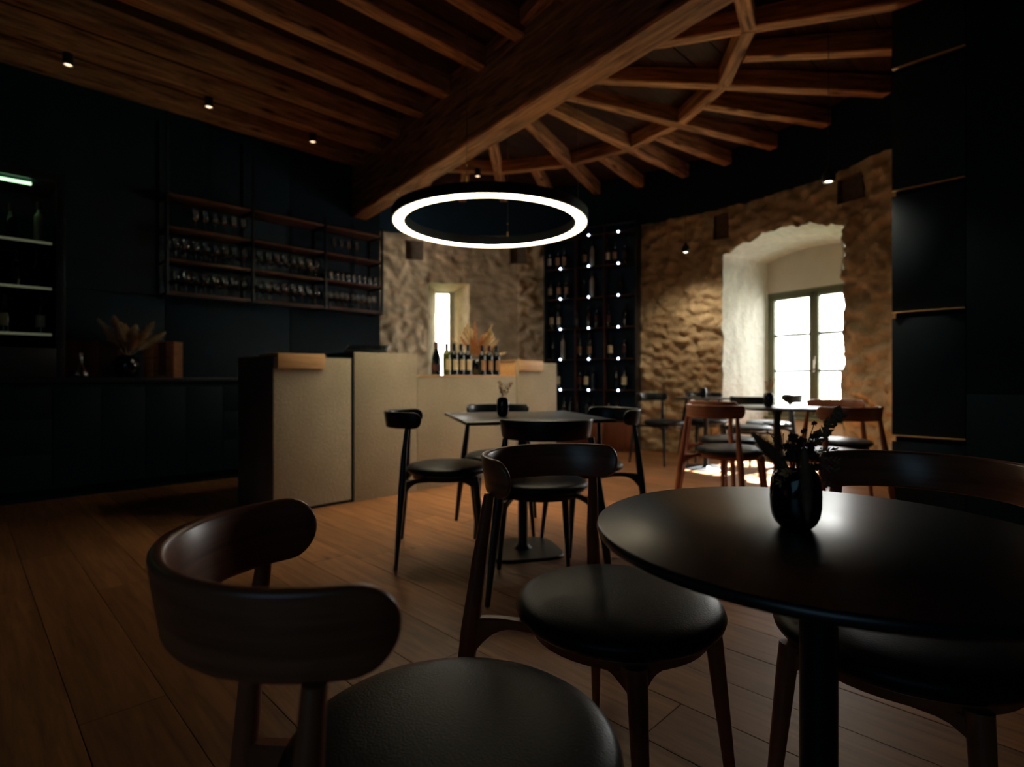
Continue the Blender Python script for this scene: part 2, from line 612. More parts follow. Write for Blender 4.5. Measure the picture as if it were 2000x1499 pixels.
def niche_big():
    ang = 80
    bm = bmesh.new()
    K = 22
    outer, inner = [], []
    zs = [2.352 * i / K for i in range(K)]
    for z in zs:
        outer.append(wall_pt(ARCH_L, z)); inner.append(wp(0, 0, z * 2.317 / 2.352))
    A = 46
    for i in range(A + 1):
        s = i / A
        p = ARCH_L + (ARCH_R - ARCH_L) * s
        outer.append(wall_pt(p, arch(p)))
        inner.append(wp(WL * s, 0, 2.317 + 0.085 * (1 - (2 * s - 1) ** 2)))
    for z in reversed(zs):
        outer.append(wall_pt(ARCH_R, z)); inner.append(wp(WL, 0, z * 2.317 / 2.352))
    D = 20
    g = []
    for o_, i_ in zip(outer, inner):
        row = []
        for k in range(D + 1):
            t = k / D
            p = o_.lerp(i_, t)
            if 0 < k < D:
                d = relief(p.x + 5, p.y, p.z, 0.026) * math.sin(PI * min(1, t * 1.3))
                c = Vector((2.9, 5.95, min(p.z, 1.9)))
                p = p + (c - p).normalized() * d * 0.8
            row.append(bm.verts.new(p))
        g.append(row)
    for a, b in zip(g, g[1:]):
        for k in range(D):
            bm.faces.new((a[k], a[k + 1], b[k + 1], b[k]))
    obj('niche_reveal', bm, M_NICHE, wall_tower, angle=80)
    # back of the niche round the window
    bm = bmesh.new()
    tops = [wp(WL * i / 30, 0, 2.317 + 0.085 * (1 - (2 * i / 30 - 1) ** 2)) for i in range(31)]
    lows = [wp(WL * i / 30, 0, 1.944) for i in range(31)]
    vt = [bm.verts.new(p) for p in tops]
    vl = [bm.verts.new(p) for p in lows]
    for i in range(30):
        bm.faces.new((vl[i], vl[i + 1], vt[i + 1], vt[i]))
    for (u0, u1, z0, z1) in ((0, WL, -0.01, 0.47),):
        bm.faces.new([bm.verts.new(wp(u, 0, z)) for u, z in ((u0, z0), (u1, z0), (u1, z1), (u0, z1))])
    obj('niche_back_wall', bm, M_NICHE2, wall_tower, smooth=False)
    # outer masonry round the window so that it has thickness
    bm = bmesh.new()
    for (u0, u1, z0, z1) in ((-0.8, WL + 0.8, 1.944, 3.3), (-0.8, WL + 0.8, -0.3, 0.47), (-0.8, 0.005, 0.47, 1.944), (WL - 0.005, WL + 0.8, 0.47, 1.944)):
        q0 = [wp(u, 0.012, z) for u, z in ((u0, z0), (u1, z0), (u1, z1), (u0, z1))]
        q1 = [wp(u, 0.16, z) for u, z in ((u0, z0), (u1, z0), (u1, z1), (u0, z1))]
        a = [bm.verts.new(p) for p in q0]
        b = [bm.verts.new(p) for p in q1]
        bm.faces.new(a); bm.faces.new(b[::-1])
        for i in range(4):
            bm.faces.new((a[i], a[(i + 1) % 4], b[(i + 1) % 4], b[i]))
    obj('outer_masonry', bm, M_STONE2, wall_tower, smooth=False)


niche_big()


def window_big():
    loc = wp(0, 0, 0)
    rz = math.atan2(WU.y, WU.x)      # local x along the window, local +y is outwards or inwards
    win = structure('window_1', 'olive framed casement window of six panes in the deep arched niche', 'window', loc, rz)
    out = 1.0 if (Vector((-math.sin(rz), math.cos(rz))).dot(WN) > 0) else -1.0

    def yb(a, b):
        return (a * out, b * out) if out > 0 else (b * out, a * out)
    y0, y1 = yb(0.0, 0.07)
    x0, x1, z0, z1 = 0.0, WL, 0.47, 1.944
    fw = 0.045
    for a in ((x0, x1, z1 - fw, z1), (x0, x1, z0, z0 + fw), (x0, x0 + fw, z0 + fw, z1 - fw), (x1 - fw, x1, z0 + fw, z1 - fw)):
        obj('window_frame', B(a[0], a[1], y0, y1, a[2], a[3], bev=0.004), M_FRAME, win)
    mid = (x0 + x1) / 2
    for sx0, sx1 in ((x0 + fw, mid), (mid, x1 - fw)):
        sx0 += 0.002
        sx1 -= 0.002
        s0, s1 = yb(-0.012, 0.045)
        sz0, sz1 = z0 + fw + 0.002, z1 - fw - 0.002
        sw = 0.05
        bm = bmesh.new()
        for a in ((sx0, sx1, sz1 - sw, sz1), (sx0, sx1, sz0, sz0 + sw + 0.02), (sx0, sx0 + sw, sz0, sz1), (sx1 - sw, sx1, sz0, sz1)):
            box(bm, a[0], a[1], s0, s1, a[2], a[3], bev=0.004)
        sash = obj('window_sash', bm, M_FRAME, win)
        gz0, gz1 = sz0 + sw + 0.02, sz1 - sw
        b0, b1 = yb(0.002, 0.034)
        for k in (1, 2):
            zc = gz0 + (gz1 - gz0) * k / 3
            obj('glazing_bar', B(sx0 + sw, sx1 - sw, b0, b1, zc - 0.016, zc + 0.016, bev=0.003), M_FRAME, sash)
        for k in range(3):
            za, zb = gz0 + (gz1 - gz0) * k / 3, gz0 + (gz1 - gz0) * (k + 1) / 3
            p0, p1 = yb(0.014, 0.018)
            obj('pane', B(sx0 + sw, sx1 - sw, p0, p1, za, zb), M_PANE, sash, smooth=False)
    h0, h1 = yb(-0.03, -0.012)
    bm = bmesh.new()
    box(bm, mid + 0.006, mid + 0.03, h0, h1, 1.08, 1.17, bev=0.004)
    g0, g1 = yb(-0.05, -0.03)
    box(bm, mid + 0.010, mid + 0.026, g0, g1, 0.99, 1.13, bev=0.005)
    obj('window_handle', bm, M_STEEL, win)
    i0, i1 = yb(-0.06, 0.0)
    obj('window_sill', B(0.0, WL, i0, i1, 0.435, 0.468, bev=0.006), M_FRAME, win)


window_big()
wc = wp(WL / 2, 0.12, 1.2)
area('window_daylight_portal', wc, wc - Vector((WN.x, WN.y, 0)), WL, 1.5, 1, (1, 1, 1), portal=True)


# narrow slit window --------------------------------------------------------------
def slit():
    pl, pr = SL_L, SL_R
    Yd = 8.16
    xl, xr = ray(851, Yd), ray(888, Yd)
    rad = Vector((-0.135, 0.991, 0))
    z0o, z1o, z0i, z1i = 0.70, 2.236, 0.80, 2.19
    bm = bmesh.new()

    def inner(x, z):
        return Vector((x, Yd + (x + 0.98) * 0.135, z))
    K = 24
    outer, inn = [], []
    for i in range(K):
        z = z0o + (z1o - z0o) * i / K
        outer.append(wall_pt(pl, z)); inn.append(inner(xl, z0i + (z1i - z0i) * i / K))
    for i in range(8):
        s = i / 8
        outer.append(wall_pt(pl + (pr - pl) * s, z1o)); inn.append(inner(xl + (xr - xl) * s, z1i))
    for i in range(K):
        z = z1o + (z0o - z1o) * i / K
        outer.append(wall_pt(pr, z)); inn.append(inner(xr, z1i + (z0i - z1i) * i / K))
    for i in range(8):
        s = i / 8
        outer.append(wall_pt(pr + (pl - pr) * s, z0o)); inn.append(inner(xr + (xl - xr) * s, z0i))
    D = 10
    g = []
    for o_, i_ in zip(outer, inn):
        row = []
        for k in range(D + 1):
            t = k / D
            p = o_.lerp(i_, t)
            if 0 < k < D:
                p.x += relief(p.x, p.y + 3, p.z, 0.016) - 0.006
            row.append(bm.verts.new(p))
        g.append(row)
    for i in range(len(g)):
        a, b = g[i], g[(i + 1) % len(g)]
        for k in range(D):
            bm.faces.new((a[k], a[k + 1], b[k + 1], b[k]))
    obj('slit_reveal', bm, M_STONE2, wall_tower, angle=80)
    win = structure('window_2', 'tall narrow slit window behind the row of wine bottles', 'window', inner(xl, 0), math.atan2(0.135, 1))
    W = (xr - xl) * 1.009
    fw = 0.028
    bm = bmesh.new()
    box(bm, 0, fw * 0.3, 0, 0.05, z0i, z1i, bev=0.002)
    box(bm, W - 0.085, W, 0, 0.05, z0i, z1i, bev=0.003)
    box(bm, 0, W, 0, 0.05, z1i - fw, z1i, bev=0.003)
    box(bm, 0, W, 0, 0.05, z0i, z0i + fw, bev=0.003)
    obj('window_frame', bm, M_NICHE2, win)
    obj('pane', B(fw * 0.3, W - 0.085, 0.022, 0.026, z0i + fw, z1i - fw), M_PANE, win, smooth=False)
    bm = bmesh.new()
    for a in ((-0.6, 0, 0.3, 2.6), (W, W + 0.6, 0.3, 2.6), (-0.001, W + 0.001, z1i, 2.7), (-0.001, W + 0.001, 0.3, z0i)):
        box(bm, a[0], a[1], 0.012, 0.14, a[2], a[3])
    bm2 = bm
    o = obj('outer_masonry', bm2, M_STONE2, wall_tower, smooth=False)
    o.location = inner(xl, 0)
    o.rotation_euler = (0, 0, math.atan2(0.135, 1))


slit()

# dark band above the rubble, black walls, floor and roof ---------------------------
trim = structure('wall_upper', 'black painted band of wall above the rubble stone, below the rafters')
bm = bmesh.new()
n = 70
for i in range(n):
    a, b = PH0 + (PH1 - PH0) * i / n, PH0 + (PH1 - PH0) * (i + 1) / n
    pts = []
    for t in (a, b):
        for r, z in ((TR - 0.035, WTOP - 0.0), (TR - 0.035, 3.54), (TR + 0.2, 3.54), (TR + 0.2, WTOP)):
            pts.append(bm.verts.new((TC.x + r * math.cos(t), TC.y + r * math.sin(t), z)))
    for k in range(4):
        bm.faces.new((pts[k], pts[(k + 1) % 4], pts[4 + (k + 1) % 4], pts[4 + k]))
bmesh.ops.remove_doubles(bm, verts=bm.verts, dist=0.0005)
obj('band_face', bm, M_BLACKMATT, trim)


def rotbox(name, ox, oy, rz, x0, x1, y0, y1, z0, z1, mat, parent, bev=0.0):
    o = obj(name, B(x0, x1, y0, y1, z0, z1, bev=bev), mat, parent, smooth=bev > 0)
    o.location = (ox, oy, 0)
    o.rotation_euler = (0, 0, rz)
    return o


# service wall: local x runs along the wall (away from the camera), local -y faces the room
WLX, WLY = -1.645, 6.925
wl_ = structure('wall_left', 'long dark blue-black clad wall behind the service counter', 'structure', (WLX, WLY, 0), R45)
LW = 6.9
# backing + cladding panels with open joints
obj('wall_core', B(-LW, -0.004, 0.02, 0.30, 0, 3.54), M_BLACKMATT, wl_, smooth=False)
xj = 0.0
for k in range(6):
    x1 = xj
    x0 = xj - 1.2 if k else xj - 1.13
    for z0, z1 in ((0.0, 1.70), (1.704, 3.54)):
        obj('cladding_panel', B(x0 + 0.003, x1 - 0.003, 0.0, 0.02, z0, z1, bev=0.001), M_BLACKWALL, wl_)
    xj = x0

oth = structure('wall_rear', 'dark wall behind the viewer')
obj('wall_face', B(-7, 6, -2.75, -2.6, 0, 3.54), M_BLACKMATT, oth, smooth=False)
oth2 = structure('wall_far_left', 'dark end wall beyond the wine cooler')
obj('wall_face', B(-6.9, -6.75, -2.6, 3.2, 0, 3.54), M_BLACKMATT, oth2, smooth=False)
oth3 = structure('wall_right', 'dark wall beyond the tall black cabinet')
obj('wall_face', B(4.6, 4.75, -2.6, 2.2, 0, 3.54), M_BLACKMATT, oth3, smooth=False)

# ---- floor planks
fl = structure('floor', 'wide oiled oak plank floor')
bm = bmesh.new()
cr = [Vector((-6.95, -2.8)), Vector((4.8, -2.8)), Vector((4.8, 2.4))]
for i in range(41):
    a_ = math.radians(-22 + (118 + 22) * i / 40)
    r_ = TR + 0.24 + (0.75 if ARCH_R - 0.1 < a_ < ARCH_L + 0.1 else 0)
    cr.append(Vector((TC.x + r_ * math.cos(a_), TC.y + r_ * math.sin(a_))))
cr += [Vector((-6.95, 2.0))]
lo_ = [bm.verts.new((p.x, p.y, -0.12)) for p in cr]
hi_ = [bm.verts.new((p.x, p.y, -0.0165)) for p in cr]
bm.faces.new(lo_[::-1]); bm.faces.new(hi_)
for i in range(len(cr)):
    j = (i + 1) % len(cr)
    bm.faces.new((lo_[i], lo_[j], hi_[j], hi_[i]))
obj('subfloor', bm, M_SUBFLOOR, fl, smooth=False)
D2 = Vector((-0.7071, 0.7071))
D1 = Vector((0.7071, 0.7071))
PW = 0.205
np_ = 0


def inroom(p):
    if p.y < 0.2: return False
    ang = abs(p.x) / max(p.y, 0.01)
    if ang > 1.15: return False
    if p.x - p.y < -8.0: return False
    if (p - TC).length > TR + 0.75 and p.y > 4: return False
    if (p - TC).length > TR + 0.2 and p.y > 4 and (p.x < 1.9): return False
    return True


rows = []
nplank = 0
for r in range(-10, 46):
    a = r * PW - 1.0
    t = -6.2 - random.random() * 1.6
    while t < 7.5:
        L = random.choice((1.3, 1.6, 1.9, 2.2))
        c = D1 * (a + PW / 2) + D2 * (t + L / 2)
        e1 = D1 * (a + PW / 2) + D2 * t
        e2 = D1 * (a + PW / 2) + D2 * (t + L)
        if any(inroom(q) for q in (c, e1, e2, (c + e1) / 2, (c + e2) / 2)) and nplank < 299:
            h = random.uniform(-0.0004, 0.0004)
            o = obj('plank', B(-L / 2 + 0.001, L / 2 - 0.001, -PW / 2 + 0.001, PW / 2 - 0.001, -0.016, 0.0, bev=0.0012), M_FLOOR, fl, smooth=False)
            o.location = (c.x, c.y, h)
            o.rotation_euler = (0, 0, math.atan2(D2.y, D2.x))
            nplank += 1
        elif nplank < 9999:
            rows.append((c, L))
        t += L
bm = bmesh.new()
for c, L in rows:
    if abs(c.x) > 7 or c.y < -2.8 or c.y > 3 and (c - TC).length > TR and c.x > -2: continue
    M = Matrix.Translation((c.x, c.y, 0)) @ Matrix.Rotation(math.atan2(D2.y, D2.x), 4, 'Z')
    box(bm, -L / 2 + 0.001, L / 2 - 0.001, -PW / 2 + 0.001, PW / 2 - 0.001, -0.016, -0.0005, M=M)
o = obj('outlying_planks', bm, M_FLOOR, fl, smooth=False)
o['kind'] = 'stuff'
print('PLANKS', nplank)

# ---- roof: deck boards, joists, main beam, rafters
ce = structure('ceiling', 'old timber roof with joists, a massive beam and radiating rafters')


def under_roof(p):
    if (p - TC).length < TR + 0.24: return True
    if p.x - p.y < -8.95: return False
    return p.y < 2.6 and -6.95 < p.x < 4.8 and p.y > -2.8 or (p.x < -0.4 and p.y < 7.2 and p.y >= 2.6 and p.x > -6.95)


def clip_along(c, d, lo, hi, test, step=0.05):
    n_ = int((hi - lo) / step)
    ts_ = [lo + step * i for i in range(n_ + 1) if test(c + d * (lo + step * i))]
    return (min(ts_), max(ts_)) if ts_ else None


bm = bmesh.new()
cr = [Vector((-6.95, -2.8)), Vector((4.8, -2.8)), Vector((4.8, 2.4))]
for i in range(41):
    a_ = math.radians(-22 + (118 + 22) * i / 40)
    cr.append(Vector((TC.x + (TR + 0.24) * math.cos(a_), TC.y + (TR + 0.24) * math.sin(a_))))
cr += [Vector((-6.95, 2.0))]
lo_ = [bm.verts.new((p.x, p.y, 3.56)) for p in cr]
hi_ = [bm.verts.new((p.x, p.y, 3.70)) for p in cr]
bm.faces.new(lo_[::-1]); bm.faces.new(hi_)
for i in range(len(cr)):
    j = (i + 1) % len(cr)
    bm.faces.new((lo_[i], lo_[j], hi_[j], hi_[i]))
obj('roof_deck', bm, M_BLACKMATT, ce, smooth=False)
BW = 0.24
k = 0
aa = -7.4
while aa < 7.5:
    wv = BW + random.uniform(-0.03, 0.03)
    c = D2 * (aa + wv / 2) + D1 * 3.0 + Vector((0, 0))
    cl_ = clip_along(c, D1, -9.5, 9.5, under_roof)
    if cl_:
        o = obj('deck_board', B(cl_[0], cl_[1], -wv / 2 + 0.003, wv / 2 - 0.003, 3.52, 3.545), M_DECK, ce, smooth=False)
        o.location = (c.x, c.y, random.uniform(-0.003, 0.003))
        o.rotation_euler = (0, 0, math.atan2(D1.y, D1.x))
    aa += wv
ZB = 2.85
BD = Vector((-0.593, 0.805))      # main beam direction
BN = Vector((0.805, 0.593))
BA = Vector((-0.871, 5.22))       # on its left face
BWID = 0.215


def rough_beam(name, p0, p1, width, z0, z1, mat, parent, amp=0.004, z0b=None, seg=0.25):
    """a hewn beam from p0 to p1 (centre line); z0b lets the far end sit lower"""
    p0, p1 = Vector(p0), Vector(p1)
    L = (p1 - p0).length
    n_ = max(2, int(L / seg))
    bm = bmesh.new()
    dz = 0.0 if z0b is None else (z0b - z0)
    rings = []
    hw = width / 2
    ch = min(0.012, width * 0.08)
    sd = random.uniform(0, 50)
    for i in range(n_ + 1):
        x = L * i / n_
        o = dz * i / n_
        w_ = hw + amp * noise.noise(Vector((x * 1.7, sd, 0)))
        b_ = z0 + o + amp * noise.noise(Vector((x * 1.9, sd + 9, 0)))
        t_ = z1 + o
        prof = ((-w_ + ch, b_), (w_ - ch, b_), (w_, b_ + ch), (w_, t_), (-w_, t_), (-w_, b_ + ch))
        rings.append([bm.verts.new((x, y, z)) for y, z in prof])
    for a, b in zip(rings, rings[1:]):
        for q in range(6):
            bm.faces.new((a[q], a[(q + 1) % 6], b[(q + 1) % 6], b[q]))
    bm.faces.new(rings[0]); bm.faces.new(rings[-1][::-1])
    o = obj(name, bm, mat, parent, angle=25)
    o.location = (p0.x, p0.y, 0)
    o.rotation_euler = (0, 0, math.atan2(p1.y - p0.y, p1.x - p0.x))
    return o


c0 = BA + BN * (BWID / 2) + BD * 2.0
c1 = BA + BN * (BWID / 2) - BD * 8.2
rough_beam('main_beam', c0, c1, BWID, ZB, 3.18, M_BEAM, ce, amp=0.010)
rough_beam('main_beam', c0, c1, BWID * 0.94, 3.183, 3.53, M_BEAM, ce, amp=0.010)
ZJ = 3.357
for y in (1.6, 2.0, 2.4, 2.8, 3.18, 3.58, 3.98, 4.38, 4.82, 5.19, 5.62, 6.0, 6.4):
    t = y - 5.22
    p = Vector((BA.x - 0.737 * t, y))
    far = -7.0
    dist = 7.0
    q = p - D1 * dist
    rough_beam('joist', p + BN * 0.05, q, 0.115, ZJ, 3.53, M_BEAM, ce, amp=0.005)
APX = Vector((-0.289, 4.61))


def rend(ang, r0, r1, z0, z1, wd=0.10):
    d = Vector((math.cos(ang), math.sin(ang)))
    return rough_beam('rafter', APX + d * r0, APX + d * r1, wd, z0, z0 + 0.15, M_BEAM, ce, amp=0.005, z0b=z1)


TRIMR = 2.08
mains = [-61, -40, -18.9, 2.6, 22.7, 41.4, 62.7, 86.7, 108]
for a in mains:
    A_ = math.radians(a)
    d = Vector((math.cos(A_), math.sin(A_)))
    s = max(0.09, abs(d.dot(BD)) * 0.11 + 0.10)
    # distance to the tower wall
    rel = APX - TC
    b_ = rel.dot(d)
    R_ = -b_ + math.sqrt(b_ * b_ - rel.length_squared + TR ** 2)
    rend(A_, s, R_ + (0.0 if a > -25 else 0.6), 3.43, 3.35)
for a, b in zip(mains, mains[1:]):
    m = math.radians((a + b) / 2)
    d = Vector((math.cos(m), math.sin(m)))
    rel = APX - TC
    b_ = rel.dot(d)
    R_ = -b_ + math.sqrt(b_ * b_ - rel.length_squared + TR ** 2)
    p0 = APX + Vector((math.cos(math.radians(a)), math.sin(math.radians(a)))) * TRIMR
    p1 = APX + Vector((math.cos(math.radians(b)), math.sin(math.radians(b)))) * TRIMR
    rough_beam('trimmer', p0.lerp(p1, 0.02), p0.lerp(p1, 0.98), 0.10, 3.385, 3.53, M_BEAM, ce, amp=0.005)
    rend(m, TRIMR + 0.03, R_ + (0.0 if a > -25 else 0.6), 3.395, 3.35)

# ---- landscape outside, far below the tower window
gr = tag(obj('ground_outside', B(-400, 900, 9.5, 1200, -12.2, -12), M_GREENTRIM, smooth=False), 'pale ground far below the tower window', 'landscape', kind='structure')
bm = bmesh.new()
ng = 70
g = []
for i in range(ng + 1):
    row = []
    for j in range(9):
        a = -0.2 + 1.6 * i / ng
        r = 500 + j * 60
        z = -12 + 62 * max(0, math.sin(PI * j / 8)) * (0.5 + 0.7 * noise.fractal(Vector((i * 0.12, j * 0.2, 3)), 1, 2, 3))
        row.append(bm.verts.new((r * math.cos(a), r * math.sin(a) , z)))
    g.append(row)
for i in range(ng):
    for j in range(8):
        bm.faces.new((g[i][j], g[i + 1][j], g[i + 1][j + 1], g[i][j + 1]))
tag(obj('hills_outside', bm, M_HILL), 'hazy blue hills beyond the tower window', 'landscape', kind='structure')

# ------------------------------------------------------------------ ring pendant
RC = Vector((-0.17, 4.38))
ring = thing('ring_pendant_lamp', 'large black ring pendant lamp with glowing underside hung on thin cables below beam', 'lamp', (RC.x, RC.y, 2.13))


def annulus(r0, r1, z0, z1, n=96, bm=None):
    bm = bm or bmesh.new()
    rings = []
    for r, z in ((r0, z0), (r1, z0), (r1, z1), (r0, z1)):
        rings.append([bm.verts.new((r * math.cos(2 * PI * k / n), r * math.sin(2 * PI * k / n), z)) for k in range(n)])
    for q in range(4):
        a, b = rings[q], rings[(q + 1) % 4]
        for k in range(n):
            bm.faces.new((a[k], a[(k + 1) % n], b[(k + 1) % n], b[k]))
    return bm


obj('lamp_body', annulus(0.664, 0.764, 0.004, 0.08), M_METAL, ring)
obj('diffuser', annulus(0.672, 0.752, 0.0, 0.0035), M_RING, ring)
obj('added_uplight', annulus(0.690, 0.736, 0.0802, 0.083), M_RINGUP, ring)  # unseen glowing strip added on the ring's top to brighten beam and ceiling
for a in (9.5, 79.5, 189.5, 259.5):
    A_ = math.radians(a)
    x, y = 0.715 * math.cos(A_), 0.715 * math.sin(A_)
    cb = obj('suspension_cable', tube(bmesh.new(), [(x, y, 0.08), (x, y, 1.39)], 0.0022, 6), M_STEEL, ring)
    obj('cable_grip', tube(bmesh.new(), [(x, y, 0.08), (x, y, 0.135)], 0.006, 8), M_BRASS, cb)
    obj('cable_grip', tube(bmesh.new(), [(x, y, 0.20), (x, y, 0.215)], 0.006, 8), M_BRASS, cb)


# pendant spots by the rubble wall
def pendant(x, y, z, label):
    t = thing('pendant_spotlight', label, 'lamp', (x, y, z), 0, 'small pendant spotlights by the rubble wall')
    prof = [(0.0, 0.10), (0.012, 0.098), (0.016, 0.075), (0.034, 0.055), (0.045, 0.03), (0.044, 0.008), (0.034, -0.012), (0.028, -0.012), (0.026, 0.0)]
    obj('lamp_shade', lathe(bmesh.new(), prof, 24), M_METAL, t)
    obj('lens', lathe(bmesh.new(), [(0.0, -0.006), (0.020, -0.008), (0.0265, -0.002)], 20), M_SPOT, t)
    obj('cord', tube(bmesh.new(), [(0, 0, 0.095), (0, 0, 3.52 - z)], 0.0025, 6), M_METAL, t)
    d = bpy.data.lights.new('pendant_beam', 'SPOT')
    d.energy = 20
    d.spot_size = math.radians(140)
    d.spot_blend = 0.8
    d.color = (1.0, 0.80, 0.56)
    d.shadow_soft_size = 0.03
    o = bpy.data.objects.new('pendant_beam', d)
    C.objects.link(o)
    o.parent = t
    o.location = (0, 0, -0.03)


pendant(1.925, 6.16, 2.33, 'small black pendant spot left of the window niche, over the far table')
pendant(2.245, 3.94, 2.33, 'small black pendant spot hanging nearest the tall black cabinet')

spots = [(611, 278, 'small black ceiling spot on the joist, above the glass shelves'),
         (408, 210, 'small black ceiling spot, the middle one along the joist'),
         (133, 128, 'small black ceiling spot, nearest the wine cooler'),
         (933, 345, 'small black ceiling spot seen just above the ring lamp')]
sp0 = None
for px, py, lab in spots:
    Y = (3.27 - CAMH) * FPX / (738 - py)
    X = ray(px, Y)
    if sp0 is None:
        sp0 = thing('ceiling_spotlight', lab, 'lamp', (X, Y, 3.27), 0, 'small ceiling spotlights')
        obj('housing', lathe(bmesh.new(), [(0.0, 0.087), (0.032, 0.087), (0.034, 0.08), (0.034, 0.0), (0.030, 0.0), (0.028, 0.012)], 20), M_METAL, sp0)
        obj('lens', lathe(bmesh.new(), [(0.0, 0.002), (0.018, 0.003), (0.029, 0.012)], 18), M_SPOTDIM, sp0)
    else:
        dup(sp0, (X, Y, 3.27), 0, lab)

# ------------------------------------------------------------------ service counter (local frame of the clad wall)
SW = Matrix.Translation((WLX, WLY, 0)) @ Matrix.Rotation(R45, 4, 'Z')
CD = 0.64   # counter depth
x = -0.22 - 1.2
cabs = []
first = None
widths = [0.6] * 10
cab_lab = {2: "mostly hidden behind the bar's charcoal end panel", 3: 'under the pale pine wine case', 4: 'under the black vase of dried pampas',
           5: "with drawers, below the wine cooler's hinge edge", 6: "farthest along, below the wine cooler's other end"}
for i in range(2, 7):
    x0 = x - 0.6
    p = SW @ Vector((x0, -CD, 0))
    lab = 'blue-black base cabinet ' + cab_lab[i]
    t = thing('base_cabinet', lab, 'cabinet', p, R45, 'base cabinets along the service wall')
    obj('body', B(0.001, 0.599, 0.022, CD - 0.005, 0.09, 0.888), M_CAB, t, smooth=False)
    obj('plinth', B(0.0, 0.6, 0.06, 0.08, 0.0, 0.09), M_BLACKMATT, t, smooth=False)
    if i % 3 == 2:
        for z0, z1 in ((0.092, 0.36), (0.363, 0.62), (0.623, 0.85)):
            obj('drawer', B(0.0025, 0.5975, 0.0, 0.02, z0, z1, bev=0.0015), M_CAB, t)
    else:
        obj('door', B(0.0025, 0.2985, 0.0, 0.02, 0.092, 0.85, bev=0.0015), M_CAB, t)
        obj('door', B(0.3015, 0.5975, 0.0, 0.02, 0.092, 0.85, bev=0.0015), M_CAB, t)
    x = x0
o = obj('worktop', B(0, 5.1, -0.015, CD - 0.002, 0.89, 0.93, bev=0.002), M_METAL)
o.location = SW @ Vector((-5.2, -CD, 0))
o.rotation_euler = (0, 0, R45)
tag(o, 'long thin black worktop running over the base cabinets', 'worktop')

# wine cooler
pr = Vector((-3.418, 4.252))
cl = thing('wine_cooler', 'tall black glass fronted wine cooler with lit shelves above the worktop', 'wine cooler', (pr.x, pr.y, 0), R45)
cw = 1.15
zb, zt = 0.932, 2.48
obj('cabinet_body', box(box(box(box(B(-cw, 0, 0.56, 0.60, zb, zt), -cw, 0, 0.03, 0.56, zb, zb + 0.22), -cw, 0, 0.03, 0.56, zt - 0.06, zt), -0.04, 0, 0.03, 0.56, zb + 0.22, zt - 0.06), -cw, -cw + 0.04, 0.03, 0.56, zb + 0.22, zt - 0.06), M_BLACKMATT, cl, smooth=False)
bm = bmesh.new()
box(bm, -0.055, 0, 0.0, 0.03, zb, zt, bev=0.002)
box(bm, -cw, -cw + 0.055, 0.0, 0.03, zb, zt, bev=0.002)
box(bm, -cw + 0.055, -0.055, 0.0, 0.03, zt - 0.07, zt, bev=0.002)
box(bm, -cw + 0.055, -0.055, 0.0, 0.03, zb, zb + 0.22, bev=0.002)
dr = obj('door_frame', bm, M_METAL, cl)
obj('door_glass', B(-cw + 0.055, -0.055, 0.012, 0.018, zb + 0.22, zt - 0.07), M_FRIDGEGLASS, dr, smooth=False)
obj('light_strip', B(-cw + 0.08, -0.19, 0.10, 0.118, 2.385, 2.403), M_STRIP, cl, smooth=False)
fz = (1.965, 1.620, 1.270)
for z in fz:
    s = obj('shelf', B(-cw + 0.042, -0.042, 0.07, 0.54, z - 0.018, z - 0.004, bev=0.002), M_STEEL, cl)
    obj('shelf_edge', B(-cw + 0.06, -0.075, 0.055, 0.069, z - 0.022, z - 0.004, bev=0.003), M_SHELFLED, s)


# ---- bottles
def bottle_profile(kind):
    if kind == 'bordeaux':
        return [(0, 0.004), (0.030, 0.0), (0.0365, 0.006), (0.037, 0.19), (0.034, 0.208), (0.022, 0.226), (0.0155, 0.24), (0.0145, 0.29), (0.0155, 0.292), (0.0155, 0.30), (0, 0.301)]
    if kind == 'champagne':
        return [(0, 0.004), (0.036, 0.0), (0.043, 0.008), (0.043, 0.13), (0.036, 0.175), (0.022, 0.225), (0.016, 0.255), (0.015, 0.28), (0.018, 0.285), (0.018, 0.305), (0, 0.309)]
    if kind == 'burgundy':
        return [(0, 0.004), (0.034, 0.0), (0.040, 0.008), (0.040, 0.14), (0.033, 0.18), (0.020, 0.215), (0.015, 0.24), (0.0145, 0.29), (0.016, 0.292), (0.016, 0.30), (0, 0.301)]
    return [(0, 0.004), (0.030, 0.0), (0.034, 0.006), (0.034, 0.22), (0.030, 0.24), (0.014, 0.262), (0.013, 0.32), (0.017, 0.322), (0.017, 0.345), (0, 0.346)]


def curved_label(r, z0, z1, a0, a1, n=10):
    bm = bmesh.new()
    lo, hi = [], []
    for i in range(n + 1):
        a = a0 + (a1 - a0) * i / n
        lo.append(bm.verts.new((r * math.cos(a), r * math.sin(a), z0)))
        hi.append(bm.verts.new((r * math.cos(a), r * math.sin(a), z1)))
    for i in range(n):
        bm.faces.new((lo[i], lo[i + 1], hi[i + 1], hi[i]))
    return bm


BP = {}


def bottle_proto(kind, glass, label_m, cap_m, lz=(0.06, 0.15)):
    key = (kind, glass.name, label_m.name if label_m else '', cap_m.name, lz)
    if key in BP:
        return BP[key], False
    o = obj('wine_bottle', lathe(bmesh.new(), bottle_profile(kind), 20), glass)
    prof = bottle_profile(kind)
    rm = max(r for r, z in prof)
    if label_m:
        obj('label', curved_label(rm + 0.0008, lz[0], lz[1], -PI / 2 - 0.95, -PI / 2 + 0.95), label_m, o)
    zt_ = prof[-2][1]
    rn = prof[-3][0]
    obj('capsule', lathe(bmesh.new(), [(rn + 0.0012, zt_ - 0.06), (rn + 0.0015, zt_ + 0.001), (0, zt_ + 0.002)], 16), cap_m, o)
    BP[key] = o
    return o, True


